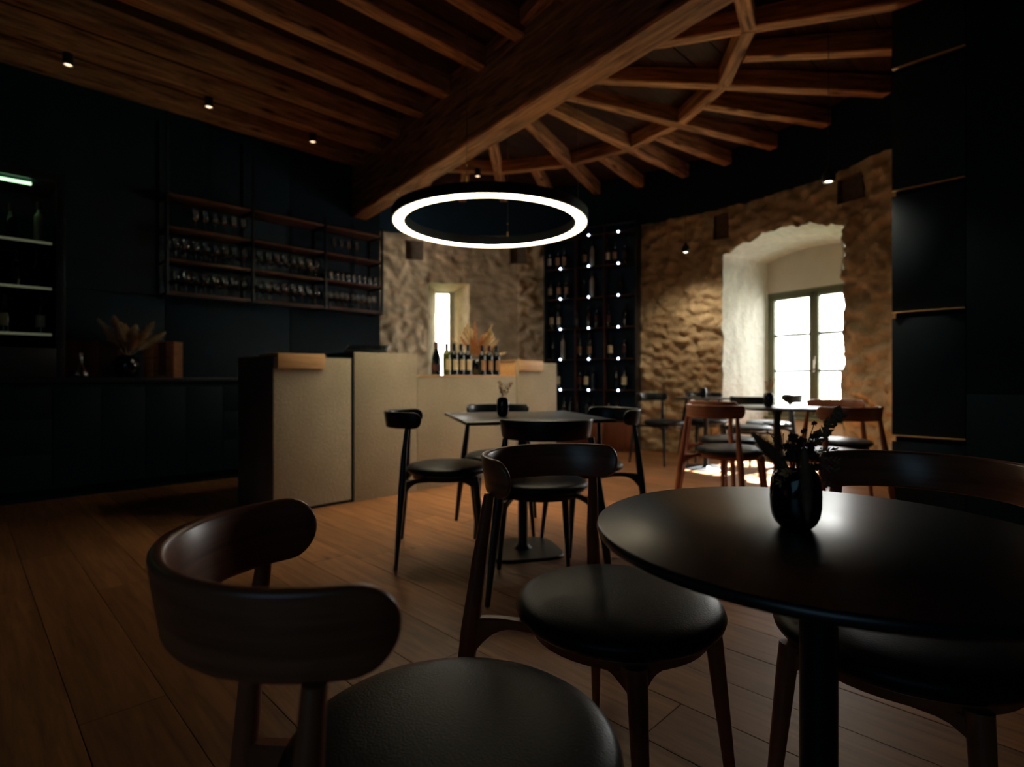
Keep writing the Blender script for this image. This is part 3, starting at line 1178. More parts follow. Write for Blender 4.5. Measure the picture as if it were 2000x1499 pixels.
def put_bottle(kind, glass, label_m, cap_m, loc, rz, label, group, lz=(0.06, 0.15), scale=1.0, name='wine_bottle'):
    p, fresh = bottle_proto(kind, glass, label_m, cap_m, lz)
    o = p if fresh else dup(p)
    o.location = loc
    o.rotation_euler = (0, 0, rz)
    o.scale = (scale, scale, scale)
    o.name = name
    tag(o, label, 'bottle', group)
    return o


fr = random.Random(3)
cool = [
    (0, [(-0.14, 'tall', M_CLEARBOT, None), (-0.30, 'burgundy', M_BOTTLE, None), (-0.43, 'tall', M_BOTTLE, None), (-0.58, 'bordeaux', M_BOTTLE, None)]),
    (1, [(-0.15, 'champagne', M_BOTTLE, None), (-0.27, 'bordeaux', M_BOTTLE, M_LABELD), (-0.46, 'burgundy', M_BOTTLE, M_LABEL), (-0.62, 'bordeaux', M_BOTTLE, M_LABELB)]),
    (2, [(-0.12, 'champagne', M_BOTTLE, M_LABELW), (-0.335, 'champagne', M_BOTTLE, M_LABEL), (-0.47, 'bordeaux', M_BOTTLE, None), (-0.60, 'burgundy', M_BOTTLE, M_LABELB)])]
mn = {None: 'unlabelled', M_LABELW: 'white labelled', M_LABEL: 'cream labelled', M_LABELB: 'brown labelled', M_LABELD: 'dark red labelled'}
CW = Matrix.Translation((pr.x, pr.y, 0)) @ Matrix.Rotation(R45, 4, 'Z')
sh = ['top', 'middle', 'lowest']
for r, lst in cool:
    for i, (xx, kind, gm, lm) in enumerate(lst):
        p = CW @ Vector((xx, 0.20 + fr.uniform(-0.02, 0.02), fz[r] - 0.004))
        put_bottle(kind, gm, lm, M_CAPSULE, p, R45 - 0.6, f'{mn[lm]} bottle on the {sh[r]} cooler shelf, {ORD[i]} from the hinge edge', 'bottles in the wine cooler', lz=(0.055, 0.155), scale=0.93)

# ---- shelf rack for glasses
SHP = Matrix.Translation((WLX, WLY, 0)) @ Matrix.Rotation(R45, 4, 'Z')
# front plane 0.36 before the wall; front post positions along the wall (local x)
FP = [(-3.12, 5.03), (-2.588, 5.562), (-2.043, 6.107), (-1.541, 6.609)]
inv = SHP.inverted()
xs = [(inv @ Vector((a, b, 0))).x for a, b in FP]
SF = (inv @ Vector((FP[0][0], FP[0][1], 0))).y       # local y of front face
rack = thing('glass_shelf', 'wall hung black metal shelf unit with dark oak boards for wine glasses', 'shelf', SHP @ Vector((0, 0, 0)), R45)
SZ = (1.709, 2.010, 2.308, 2.608)
for xx in xs:
    obj('post', B(xx - 0.012, xx + 0.012, SF, SF + 0.024, SZ[0] - 0.03, 3.35 if xx < -1.0 else 2.70, bev=0.002), M_METAL, rack)
    obj('post', B(xx - 0.010, xx + 0.010, -0.025, -0.003, SZ[0] - 0.03, 3.35 if xx < -1.0 else 2.70, bev=0.002), M_METAL, rack)
    for z in SZ:
        obj('bracket', B(xx - 0.009, xx + 0.009, SF + 0.02, -0.02, z - 0.03, z - 0.012), M_METAL, rack, smooth=False)
for b in range(3):
    for z in SZ:
        obj('shelf_board', B(xs[b] + 0.013, xs[b + 1] - 0.013, SF + 0.012, -0.004, z - 0.012, z + 0.010, bev=0.002), M_SHELFWOOD, rack)
    obj('rail', B(xs[b] + 0.012, xs[b + 1] - 0.012, SF + 0.004, SF + 0.012, SZ[0] - 0.024, SZ[0] - 0.013), M_METAL, rack, smooth=False)

gprof = [(0.0, 0.003), (0.030, 0.001), (0.033, 0.0035), (0.010, 0.008), (0.004, 0.014), (0.0035, 0.085), (0.008, 0.093), (0.026, 0.108), (0.037, 0.130), (0.039, 0.148), (0.036, 0.175), (0.030, 0.203)]
gl0 = obj('wine_glass', lathe(bmesh.new(), gprof, 18), M_GLASSWARE)
tprof = [(0.0, 0.003), (0.032, 0.0), (0.034, 0.006), (0.036, 0.10), (0.0345, 0.10), (0.0325, 0.008), (0.0, 0.007)]
tum0 = obj('tumbler', lathe(bmesh.new(), tprof, 18), M_GLASSWARE)
used = {'g': False, 't': False}
rowname = {1: 'middle', 2: 'upper', 0: 'lowest'}
bayname = ['bay nearest the cooler', 'centre bay', 'bay nearest the rubble wall']


def put_glass(kind, bay, s, xx, yy, i, rw, scale):
    src = gl0 if kind == 'g' else tum0
    o = dup(src) if used[kind] else src
    used[kind] = True
    p = SHP @ Vector((xx, yy, SZ[s] + 0.010))
    o.location = p
    o.scale = (scale, scale, scale)
    nm = 'wine glass' if kind == 'g' else 'tumbler'
    tag(o, f'{ORD[i]} {nm} of the {rw} row, {rowname[s]} glass shelf, {bayname[bay]}', 'glass', 'glasses on the wall shelf')


for bay in range(3):
    L = xs[bay + 1] - xs[bay]
    for s in range(3):
        kind = 'g'
        lo, hi, scale = 0.08, L - 0.08, 1.0
        nn = 8
        rws = ('front', 'back')
        if s == 2:
            if bay == 0: lo, nn, rws = 0.24, 6, ('front',)
            elif bay == 1: continue
            else: lo, hi, nn, rws, scale = 0.12, 0.40, 4, ('front',), 0.9
        if bay == 2 and s < 2:
            kind, nn = 't', 9
            if s == 0: kind, scale = 'g', 0.9
        for rw in rws:
            for i in range(nn):
                xx = xs[bay] + lo + (hi - lo) * i / (nn - 1) + fr.uniform(-0.006, 0.006)
                yy = (-0.24 if rw == 'front' else -0.10) + fr.uniform(-0.01, 0.01)
                put_glass(kind, bay, s, xx, yy, i, rw, scale)

# ---- things on the worktop
def crate(name, label, X, Y, w_, d_, h_, rz, mat, ink_and_shadow=True):
    t = thing(name, label, 'box', (X, Y, 0.93), rz)
    bm = bmesh.new()
    box(bm, -w_ / 2, w_ / 2, -d_ / 2 + 0.012, d_ / 2, 0, h_, bev=0.002)
    obj('case_body', bm, mat, t)
    n_ = 3
    for i in range(n_):
        a = -w_ / 2 + w_ * i / n_
        obj('front_board', B(a + 0.001, a + w_ / n_ - 0.001, -d_ / 2, -d_ / 2 + 0.011, 0.0, h_, bev=0.0015), mat, t)
    if ink_and_shadow:
        for z in (0.05 * h_ / 0.3, 0.16 * h_ / 0.3):
            obj('stencil_line', B(-w_ * 0.36, w_ * 0.36, -d_ / 2 - 0.0006, -d_ / 2 - 0.0001, z, z + 0.006), M_INK_SHADOW, t, smooth=False)
        obj('strap_shadow_band', B(-w_ * 0.01, w_ * 0.24, -d_ / 2 - 0.0012, -d_ / 2 - 0.0006, 0.02, h_ - 0.01), M_INK_SHADOW, t, smooth=False)  # dark band painted on the case front as a strap's shadow
    return t


Yc = 5.04
crate('wooden_wine_case', 'upright pale pine wine case on the worktop beside the pampas vase', ray(319, Yc), Yc, 0.262, 0.16, 0.325, 0.10, M_CRATE)
Yc = 4.70
crate('wooden_case', 'dark red-brown wooden case on the worktop beside the wine cooler', ray(182, Yc), Yc, 0.38, 0.16, 0.31, 0.35, M_CRATE2, ink_and_shadow=False)
dec = obj('glass_decanter', lathe(bmesh.new(), [(0, 0.003), (0.04, 0.0), (0.055, 0.02), (0.055, 0.04), (0.03, 0.08), (0.014, 0.11), (0.013, 0.18), (0.018, 0.2)], 24), M_GLASSWARE)
dec.location = (ray(158, 4.45), 4.45, 0.93)
tag(dec, 'small clear glass decanter with glints in front of the dark red case', 'decanter')


# ---- dried plumes
def plume(bm, p0, p1, width, nh, rnd, droop=0.15, seglen=0.03, thick=0.0012):
    """feathery head: hairs leaving a core line p0->p1"""
    p0, p1 = Vector(p0), Vector(p1)
    ax = (p1 - p0)
    L = ax.length
    ax.normalize()
    s = ax.orthogonal().normalized()
    u = ax.cross(s)
    tube(bm, [p0, p0.lerp(p1, 0.5), p1], [thick * 1.6, thick * 1.2, thick * 0.5], 5)
    for k in range(nh):
        t = rnd.random() ** 0.9
        a = rnd.uniform(0, 2 * PI)
        env = math.sin(PI * min(1, t * 0.85 + 0.12)) ** 0.7
        r = width * env * rnd.uniform(0.5, 1.0)
        q = p0.lerp(p1, t)
        out = s * math.cos(a) + u * math.sin(a)
        tip = q + out * r + ax * seglen * rnd.uniform(0.7, 1.5) - Vector((0, 0, droop * r))
        side = (tip - q).cross(ax)
        if side.length < 1e-6:
            continue
        side = side.normalized() * thick * 0.5
        m_ = q.lerp(tip, 0.55) + out * r * 0.12
        v = [bm.verts.new(c) for c in (q - side, q + side, m_ + side * 1.3, tip, m_ - side * 1.3)]
        bm.faces.new(v)


def leafy(bm, p0, p1, n_, size, rnd, flat=0.4):
    """a stem with small curled bracts or seed heads along it"""
    p0, p1 = Vector(p0), Vector(p1)
    tube(bm, [p0, p1], [0.0009, 0.0006], 5)
    ax = (p1 - p0).normalized()
    for k in range(n_):
        t = 0.35 + 0.65 * k / max(1, n_ - 1)
        c = p0.lerp(p1, t)
        a = k * 2.4 + rnd.uniform(-0.3, 0.3)
        s = ax.orthogonal().normalized()
        u = ax.cross(s)
        out = (s * math.cos(a) + u * math.sin(a))
        z = size * rnd.uniform(0.7, 1.15)
        tip = c + out * z + ax * z * 0.9
        w_ = out.cross(ax).normalized() * z * flat
        mid = c.lerp(tip, 0.5) + out * z * 0.15
        v0, v1, v2, v3 = (bm.verts.new(q) for q in (c, mid + w_, tip, mid - w_))
        vm = bm.verts.new(mid + out * z * 0.18)
        for tri in ((v0, v1, vm), (v1, v2, vm), (v2, v3, vm), (v3, v0, vm)):
            bm.faces.new(tri)


def vase_mesh(r, h, neck, n=40):
    prof = [(0, 0.001), (r * 0.55, 0.0), (r * 0.66, h * 0.02), (r * 0.86, h * 0.13), (r * 0.98, h * 0.33), (r, h * 0.55), (r * 0.97, h * 0.75), (r * 0.88, h * 0.89), (neck * 1.08, h * 0.97), (neck, h), (neck * 0.93, h * 0.985), (neck * 0.9, h * 0.9), (r * 0.8, h * 0.7), (0, h * 0.25)]
    return lathe(bmesh.new(), prof, n)


def bouquet(label, X, Y, z, vr, vh, H, spread, nplume, rnd, mats, label_v, nh=260, wd=0.03, vasename='vase'):
    v = obj(vasename, vase_mesh(vr, vh, vr * 0.6), M_VASE)
    v.location = (X, Y, z)
    tag(v, label_v, 'vase')
    t = thing('dried_bouquet', label, 'dried flowers', (X, Y, z + vh * 0.9))
    for i in range(nplume):
        a = 2 * PI * i / nplume + rnd.uniform(-0.3, 0.3)
        tilt = rnd.uniform(0.25, 1.0) * spread
        hh = H * rnd.uniform(0.65, 1.0)
        base = Vector((0, 0, 0))
        tip = Vector((math.cos(a) * tilt * hh, math.sin(a) * tilt * hh, hh * math.cos(min(1.3, tilt * 0.9))))
        bm = bmesh.new()
        tube(bm, [base, tip * 0.45], [0.0016, 0.0013], 5)
        plume(bm, tip * 0.3, tip, wd * rnd.uniform(0.7, 1.2), nh, rnd, thick=0.0028)
        obj('plume', bm, mats[i % len(mats)], t, smooth=False)
    return t


rb = random.Random(11)
bouquet('dried pampas and pale plumes in the vase between the two wooden cases', ray(249, 4.73), 4.73, 0.93, 0.095, 0.19, 0.34, 0.95, 11, rb, [M_PAMPAS, M_PAMPASO, M_PAMPAS], 'round black vase on the worktop between the two wooden cases', nh=800, wd=0.06)

# ------------------------------------------------------------------ bar counter
# local frame: origin at the seam between the first and second block, x runs away from the camera along the front, -y faces the room
BX, BY = -1.182, 4.152
BM = Matrix.Translation((BX, BY, 0)) @ Matrix.Rotation(R45, 4, 'Z')
bar = thing('bar_counter', 'stepped bar counter clad in pale textured panels with black ends', 'bar counter', (BX, BY, 0), R45)
S2 = math.sqrt(2)
xa, xb, xc, xd, xe = -0.4204 * S2, 0.0, 0.404 * S2, 1.232 * S2, 1.647 * S2
BDp = 0.65
# first block: free standing end with black side and black shadow gap
obj('carcass', B(xa, xb - 0.012, 0.022, BDp, 0.0, 1.062), M_BLACKWALL, bar, smooth=False)
obj('end_panel', B(xa - 0.004, xa, 0.0, BDp, 0.0, 1.075, bev=0.001), M_ENDPANEL, bar)
obj('stone_panel', B(xa + 0.002, xb - 0.022, 0.0, 0.022, 0.022, 1.072, bev=0.002), M_PANEL, bar)
obj('counter_top', B(xa - 0.003, xb - 0.012, 0.006, BDp, 1.0635, 1.078, bev=0.001), M_METAL, bar)
obj('shadow_gap', B(xb - 0.0215, xb + 0.004, 0.012, BDp, 0.0, 1.06), M_BLACKMATT, bar, smooth=False)
# second block
obj('carcass', B(xb + 0.005, xc, 0.022, BDp, 0.0, 1.11), M_BLACKWALL, bar, smooth=False)
obj('stone_panel', B(xb + 0.005, xc - 0.0015, 0.0, 0.0215, 0.0, 1.122, bev=0.002), M_PANEL, bar)
obj('counter_top', B(xb + 0.005, xc, 0.022, BDp, 1.1105, 1.122, bev=0.001), M_METAL, bar)
obj('stone_end', B(xc - 0.001, xc + 0.018, 0.022, BDp, 0.9, 1.122, bev=0.002), M_PANEL, bar)
# low middle
obj('carcass', B(xc + 0.001, xd - 0.001, 0.022, BDp, 0.0, 0.93), M_BLACKWALL, bar, smooth=False)
obj('stone_panel', B(xc + 0.0015, xd - 0.009, 0.0, 0.0215, 0.0, 0.938, bev=0.002), M_PANEL, bar)
obj('counter_top', B(xc + 0.019, xd - 0.021, -0.003, BDp, 0.9385, 0.951, bev=0.001), M_CAPWOOD, bar)
# right block
obj('carcass', B(xd + 0.001, xe, 0.022, BDp, 0.0, 1.068), M_BLACKWALL, bar, smooth=False)
obj('stone_panel', B(xd + 0.003, xe, 0.0, 0.0215, 0.0, 1.08, bev=0.002), M_PANEL, bar)
obj('inner_side', B(xd - 0.020, xd, 0.015, BDp, 0.9, 1.08, bev=0.001), M_CAPWOOD, bar)
obj('counter_top', B(xd + 0.001, xe, 0.022, BDp, 1.0685, 1.08, bev=0.001), M_METAL, bar)
obj('top_edge', B(xd - 0.024, xd - 0.0005, 0.015, BDp, 1.081, 1.09, bev=0.001), M_SHELFWOOD, bar)
for q0, z0 in ((-0.406 * S2, 1.0785), (1.242 * S2, 1.0805)):
    cp = obj('wooden_cap', B(q0, q0 + 0.335, -0.026, -0.003, z0 - 0.085, z0 + 0.018, bev=0.002), M_CAPWOOD, bar)
    obj('cap_board', B(q0, q0 + 0.335, -0.0025, 0.30, z0, z0 + 0.018, bev=0.002), M_CAPWOOD, cp)

# till screen and card terminal
p = BM @ Vector((0.16 * S2, 0.20, 1.122))
t = thing('till_screen', 'flat black till screen lying tilted on the second bar block', 'screen', p, 0.12)
obj('stand', B(-0.07, 0.07, -0.03, 0.07, 0, 0.018, bev=0.004), M_METAL, t)
o = obj('screen_body', B(-0.165, 0.165, -0.11, 0.11, 0.0, 0.018, bev=0.005), M_METAL, t)
o.location = (0, 0.02, 0.032)
o.rotation_euler = (math.radians(14), 0, 0)
o2 = obj('screen_glass', B(-0.155, 0.155, -0.10, 0.10, 0.0182, 0.0192), M_VASE, o, smooth=False)
p = BM @ Vector((-0.09, 0.42, 1.078))
t = thing('card_terminal', 'small black card terminal behind the first bar block edge', 'terminal', p, R45)
obj('terminal_body', B(-0.045, 0.045, -0.09, 0.09, 0.0, 0.028, bev=0.006), M_METAL, t)
obj('keypad', B(-0.032, 0.032, -0.075, -0.005, 0.0282, 0.031, bev=0.001), M_LEATHER, t)

# bottles on the bar
bl = [(852, 'champagne', M_BOTTLE, M_LABELD, M_FOIL, 'champagne style bottle with bronze foil, at the near end of the bar row'),
      (872.5, 'bordeaux', M_GREENBOT, M_LABEL, M_CAPSULE, 'olive green wine bottle, second in the bar row'),
      (887, 'bordeaux', M_BOTTLE, M_LABEL, M_CAPSULE, 'dark wine bottle, third in the bar row from the till'),
      (900.5, 'bordeaux', M_BOTTLE, M_LABEL, M_CAPSULE, 'dark wine bottle, fourth in the bar row from the till'),
      (914, 'bordeaux', M_BOTTLE, M_LABEL, M_CAPSULE, 'dark wine bottle just before the gap in the bar row'),
      (941.7, 'bordeaux', M_BOTTLE, M_LABELB, M_CAPSULE, 'dark wine bottle just after the gap in the bar row'),
      (955.7, 'bordeaux', M_BOTTLE, M_LABELB, M_CAPRED, 'dark wine bottle with red capsule, between two black capped ones'),
      (969.7, 'bordeaux', M_BOTTLE, M_LABELB, M_CAPSULE, 'last dark wine bottle of the bar row, nearest the wood lined block')]
for px, kind, gm, lm, cm, lab in bl:
    k_ = (px - 1000) / FPX
    Y = 5.48 / (1 - k_)
    put_bottle(kind, gm, lm, cm, (k_ * Y, Y, 0.951), 0.85 if kind == 'bordeaux' else 0.1, lab, 'wine bottles on the bar', lz=(0.05, 0.15) if kind == 'bordeaux' else (0.04, 0.10), scale=0.94)
rb = random.Random(5)
v = obj('vase', vase_mesh(0.06, 0.16, 0.04), M_VASE)
v.location = (ray(932, 5.55), 5.55, 0.951)
tag(v, 'small dark vase hidden behind the bar bottles, holding the orange bouquet', 'vase')
t = thing('dried_bouquet', 'orange and cream dried grasses and fan leaves behind the bar bottles', 'dried flowers', (ray(932, 5.55), 5.55, 1.09))
for (dx, dz, m, wd, nh) in ((-0.10, 0.40, M_PAMPAS, 0.035, 500), (-0.02, 0.38, M_PAMPASO, 0.03, 300), (0.14, 0.34, M_PAMPAS, 0.035, 500), (-0.26, 0.24, M_PAMPAS, 0.02, 260), (-0.16, 0.24, M_PAMPASO, 0.04, 420), (0.20, 0.20, M_PAMPAS, 0.03, 300), (0.26, 0.08, M_PAMPAS, 0.035, 300), (0.05, 0.24, M_PAMPASO, 0.05, 500), (-0.05, 0.22, M_PAMPASO, 0.05, 500), (0.10, 0.26, M_PAMPASO, 0.04, 400)):
    bm = bmesh.new()
    tip = Vector((dx, rb.uniform(-0.05, 0.05), dz))
    plume(bm, tip * 0.25, tip, wd, nh, rb, thick=0.003, seglen=0.03)
    obj('plume', bm, m, t, smooth=False)
for dx, dz in ((-0.11, 0.37), (0.15, 0.31)):
    bm = bmesh.new()
    # pleated fan leaf
    base = Vector((dx * 0.3, 0, 0.08))
    tip = Vector((dx, -0.02, dz))
    ax = (tip - base)
    sd = Vector((ax.z, 0, -ax.x)).normalized()
    prev = None
    for i in range(9):
        f = i / 8 - 0.5
        q = base + ax * (1 - abs(f) * 0.5) + sd * f * 0.13 + Vector((0, 0.008 if i % 2 else -0.008, 0))
        vq = bm.verts.new(q)
        if prev is None:
            vb = bm.verts.new(base)
        else:
            bm.faces.new((vb, prev, vq))
        prev = vq
    bmesh.ops.solidify(bm, geom=bm.faces, thickness=0.002)
    obj('fan_leaf', bm, M_PAMPAS, t, smooth=False)

# ------------------------------------------------------------------ wine rack
rl = Vector((0.426, 7.45))
rr = Vector((1.534, 6.88))
RW = (rr - rl).length
rang = math.atan2(rr.y - rl.y, rr.x - rl.x)
RM = Matrix.Translation((rl.x, rl.y, 0)) @ Matrix.Rotation(rang, 4, 'Z')
wr_ = thing('wine_rack', 'tall black wine rack with lit cells and a red-brown base cabinet beside the rubble wall', 'wine rack', (rl.x, rl.y, 0), rang)
RD = 0.23
obj('back_panel', B(0, RW, RD, RD + 0.015, 0, 2.885), M_BLACKWALL, wr_, smooth=False)
obj('side_panel', B(0, 0.018, 0, RD, 0, 2.885, bev=0.001), M_METAL, wr_)
obj('side_panel', B(RW - 0.018, RW, 0, RD, 0, 2.885, bev=0.001), M_METAL, wr_)
obj('top_panel', B(0.018, RW - 0.018, 0, RD, 2.87, 2.885, bev=0.001), M_METAL, wr_)
cx_ = [ray(1092, 7.35), ray(1208, 6.98)]
lx1 = (RM.inverted() @ Vector((ray(1092, 7.31), 7.31, 0))).x
lx3 = (RM.inverted() @ Vector((ray(1208, 7.0), 7.0, 0))).x
lxm = (lx1 + lx3) / 2
lxs = (lx1, lxm, lx3)
divs = ((lx1 + lxm) / 2, (lxm + lx3) / 2)
RZ = [0.37, 0.77, 1.17, 1.57, 1.97, 2.37, 2.77]
for z in RZ:
    obj('shelf', B(0.018, RW - 0.018, 0.02, RD, z - 0.006, z + 0.004, bev=0.001), M_RACKWOOD, wr_)
for d in divs:
    obj('divider', B(d - 0.005, d + 0.005, 0.02, RD, 0.376, 2.87, bev=0.001), M_RACKWOOD, wr_)
for z in RZ[1:]:
    for lx in lxs:
        obj('diode_light', lathe(bmesh.new(), [(0, -0.012), (0.009, -0.009), (0.0125, 0), (0.009, 0.009), (0, 0.012)], 12), M_DOT, wr_).location = (lx, 0.008, z)
obj('base_carcass', B(0.018, RW - 0.018, 0.02, RD, 0.0, 0.36), M_BASEWOOD, wr_, smooth=False)
for k in range(3):
    a = 0.02 + (RW - 0.04) * k / 3
    obj('door', B(a + 0.002, a + (RW - 0.04) / 3 - 0.002, 0.0, 0.019, 0.05, 0.358, bev=0.0015), M_BASEWOOD, wr_)

rackb = {  # row (from the floor): [(px, kind, glass, label)]
    5: [(1073, 'burgundy', M_BOTTLE, M_LABELW), (1090, 'bordeaux', M_BOTTLE, M_LABELB), (1103, 'bordeaux', M_BOTTLE, M_LABELB), (1142, 'burgundy', M_BOTTLE, M_LABELB), (1157, 'tall', M_CLEARBOT, None), (1187, 'bordeaux', M_BOTTLE, M_LABEL), (1201, 'bordeaux', M_BOTTLE, M_LABELB), (1221, 'bordeaux', M_BOTTLE, M_LABELD)],
    4: [(1075, 'bordeaux', M_BOTTLE, M_LABEL), (1092, 'bordeaux', M_BOTTLE, M_LABELB), (1107, 'bordeaux', M_BOTTLE, M_LABELB), (1140, 'bordeaux', M_BOTTLE, None), (1157, 'tall', M_CLEARBOT, None), (1212, 'burgundy', M_BOTTLE, None)],
    3: [(1078, 'burgundy', M_BOTTLE, M_LABEL), (1092, 'tall', M_BOTTLE, M_LABEL), (1127, 'bordeaux', M_BOTTLE, None), (1150, 'champagne', M_BOTTLE, None), (1166, 'bordeaux', M_BOTTLE, M_LABELD), (1188, 'bordeaux', M_BOTTLE, M_LABELD), (1221, 'champagne', M_BOTTLE, None)],
    2: [(1080, 'bordeaux', M_BOTTLE, None), (1100, 'tall', M_CLEARBOT, None), (1132, 'tall', M_BOTTLE, M_LABELB), (1152, 'tall', M_BOTTLE, M_LABELB), (1192, 'champagne', M_BOTTLE, M_LABEL), (1220, 'bordeaux', M_BOTTLE, M_LABELD)],
    1: [(1091, 'tall', M_BOTTLE, M_LABEL), (1132, 'bordeaux', M_BOTTLE, M_LABELD), (1145, 'burgundy', M_BOTTLE, M_LABEL), (1160, 'bordeaux', M_BOTTLE, None), (1204, 'champagne', M_BOTTLE, None), (1220, 'champagne', M_BOTTLE, M_LABEL)],
    0: [(1103, 'burgundy', M_BOTTLE, M_LABELD), (1116, 'bordeaux', M_BOTTLE, None), (1128, 'burgundy', M_BOTTLE, None), (1148, 'bordeaux', M_BOTTLE, None), (1160, 'bordeaux', M_BOTTLE, M_LABELD), (1189, 'burgundy', M_BOTTLE, M_LABELD), (1206, 'bordeaux', M_BOTTLE, M_LABELB)]}
rown = {5: 'topmost', 4: 'second highest', 3: 'third highest', 2: 'third lowest', 1: 'second lowest', 0: 'lowest'}
for row, lst in rackb.items():
    for i, (px, kind, gm, lm) in enumerate(lst):
        # intersect the pixel column with the rack's plane 0.12 behind its front
        k_ = (px - 1000) / FPX
        dx, dy = math.cos(rang), math.sin(rang)
        o0 = RM @ Vector((0, 0.12, 0))
        s = (k_ * o0.y - o0.x) / (dx - k_ * dy)
        P_ = (o0.x + s * dx, o0.y + s * dy, RZ[row] + 0.004)
        gn = 'pale spirit bottle' if gm is M_CLEARBOT else ('unlabelled dark bottle' if lm is None else f'{mn[lm]} dark bottle')
        put_bottle(kind, gm, lm, M_CAPSULE, P_, rang + 0.1, f'{gn} on the {rown[row]} rack shelf, {ORD[i]} from the bar side', 'bottles in the wine rack', lz=(0.07, 0.17), scale=0.98)

# ------------------------------------------------------------------ tall black cabinet at the right
ca = Vector((2.53, 3.70))
cdx = Vector((0.69, -0.725)).normalized()
cang = math.atan2(cdx.y, cdx.x)
tc_ = thing('tall_cabinet', 'tall black cabinet column with brass strips between its doors', 'cabinet', (ca.x, ca.y, 0), cang)
cwid = 0.385
obj('cabinet_body', B(0.018, cwid, 0.022, 0.5, 0.0, 3.50), M_BLACKMATT, tc_, smooth=False)
gz = [0.55, 1.365, 2.175, 2.985]
prev = 0.05
for i, z in enumerate(gz + [3.50]):
    obj('door', B(0.0, cwid - 0.002, 0.0, 0.020, prev, z - (0.042 if i < 4 else 0.0), bev=0.002), M_BLACKWALL, tc_)
    if i < 4:
        obj('brass_strip', B(0.0, cwid - 0.002, -0.012, 0.020, z - 0.008, z - 0.0005, bev=0.003), M_BRASS, tc_)
    prev = z
cp2 = ca + cdx * cwid
t = structure('wall_panelled', 'black panelled wall beside the tall black cabinet', 'structure', (cp2.x, cp2.y, 0), cang)
obj('cladding_panel', B(0.003, 2.8, -0.004, 0.02, 0.0, 0.83, bev=0.001), M_BLACKMATT, t)
obj('cladding_panel', B(0.003, 2.8, -0.004, 0.02, 0.836, 3.54, bev=0.001), M_BLACKMATT, t)
obj('wall_core', B(0.0, 2.8, 0.021, 0.3, 0.0, 3.54), M_BLACKMATT, t, smooth=False)


# ------------------------------------------------------------------ chairs
def arc_pt(t, a=0.19, b=0.18):
    return Vector((a * math.sin(t), -b * math.cos(t)))


SEATV = 0.141


def backrest_bm():
    bm = bmesh.new()
    zt_, zb_ = 0.756, 0.672
    hh = (zt_ - zb_) / 2
    zc = (zt_ + zb_) / 2
    NS = 60
    # stations with arc length
    ts = [(-PI / 2) + PI * i / 400 for i in range(401)]
    P = [arc_pt(t) for t in ts]
    # extend the ends straight for a little
    P = [P[0] + Vector((0.0, 0.006)) * (1 - k / 10) for k in range(10)] + P + [P[-1] + Vector((0.0, 0.006)) * (k / 10) for k in range(1, 11)]
    acc = [0]
    for a, b in zip(P, P[1:]):
        acc.append(acc[-1] + (b - a).length)
    L = acc[-1]

    def at(s):
        j = 0
        while j < len(acc) - 2 and acc[j + 1] < s:
            j += 1
        f = (s - acc[j]) / max(1e-9, acc[j + 1] - acc[j])
        p = P[j].lerp(P[j + 1], min(1, f))
        d = (P[j + 1] - P[j]).normalized()
        return p, d
    ss = []
    ends = [hh * (1 - math.cos(PI / 2 * k / 8)) for k in range(9)]
    ss += ends
    ss += [hh + (L - 2 * hh) * k / 44 for k in range(1, 44)]
    ss += [L - e for e in reversed(ends)]
    rings = []
    TH = 0.0080
    for s in ss:
        e = min(s, L - s)
        h = hh if e >= hh else math.sqrt(max(0.0, hh * hh - (hh - e) ** 2))
        h = max(h, 0.0015)
        p, d = at(s)
        nrm = Vector((d.y, -d.x))          # outwards
        if nrm.dot(p - Vector((0, 0.05))) < 0:
            nrm = -nrm
        ring = []
        th = min(TH, max(0.002, h * 0.6)) * (1.0 if e > 0.02 else (0.55 + 0.45 * e / 0.02))
        cs = []
        for k in range(5):                  # rounded rectangle section
            a = -PI / 2 + PI / 2 * k / 4
            cs.append((th + 0.35 * 0 + math.cos(a) * 0 + 0, 0))
        rr_ = min(0.006, h * 0.9, th * 0.95)
        sec = []
        for cx0, cz0, a0 in ((th - rr_, h - rr_, 0), (-(th - rr_), h - rr_, PI / 2), (-(th - rr_), -(h - rr_), PI), (th - rr_, -(h - rr_), 1.5 * PI)):
            for k in range(4):
                a = a0 + PI / 2 * k / 3
                sec.append((cx0 + rr_ * math.cos(a), cz0 + rr_ * math.sin(a)))
        for n_, z in sec:
            lean = (z / hh) * 0.006        # leans slightly outward at the top
            q = p + nrm * (n_ + lean)
            ring.append(bm.verts.new((q.x, q.y - SEATV, zc + z)))
        rings.append(ring)
    m_ = len(rings[0])
    for a, b in zip(rings, rings[1:]):
        for k in range(m_):
            bm.faces.new((a[k], a[(k + 1) % m_], b[(k + 1) % m_], b[k]))
    bm.faces.new(rings[0][::-1])
    bm.faces.new(rings[-1])
    return bm


def bez(p0, p1, p2, n):
    return [p0 * (1 - t) ** 2 + p1 * 2 * t * (1 - t) + p2 * t * t for t in [i / n for i in range(n + 1)]]


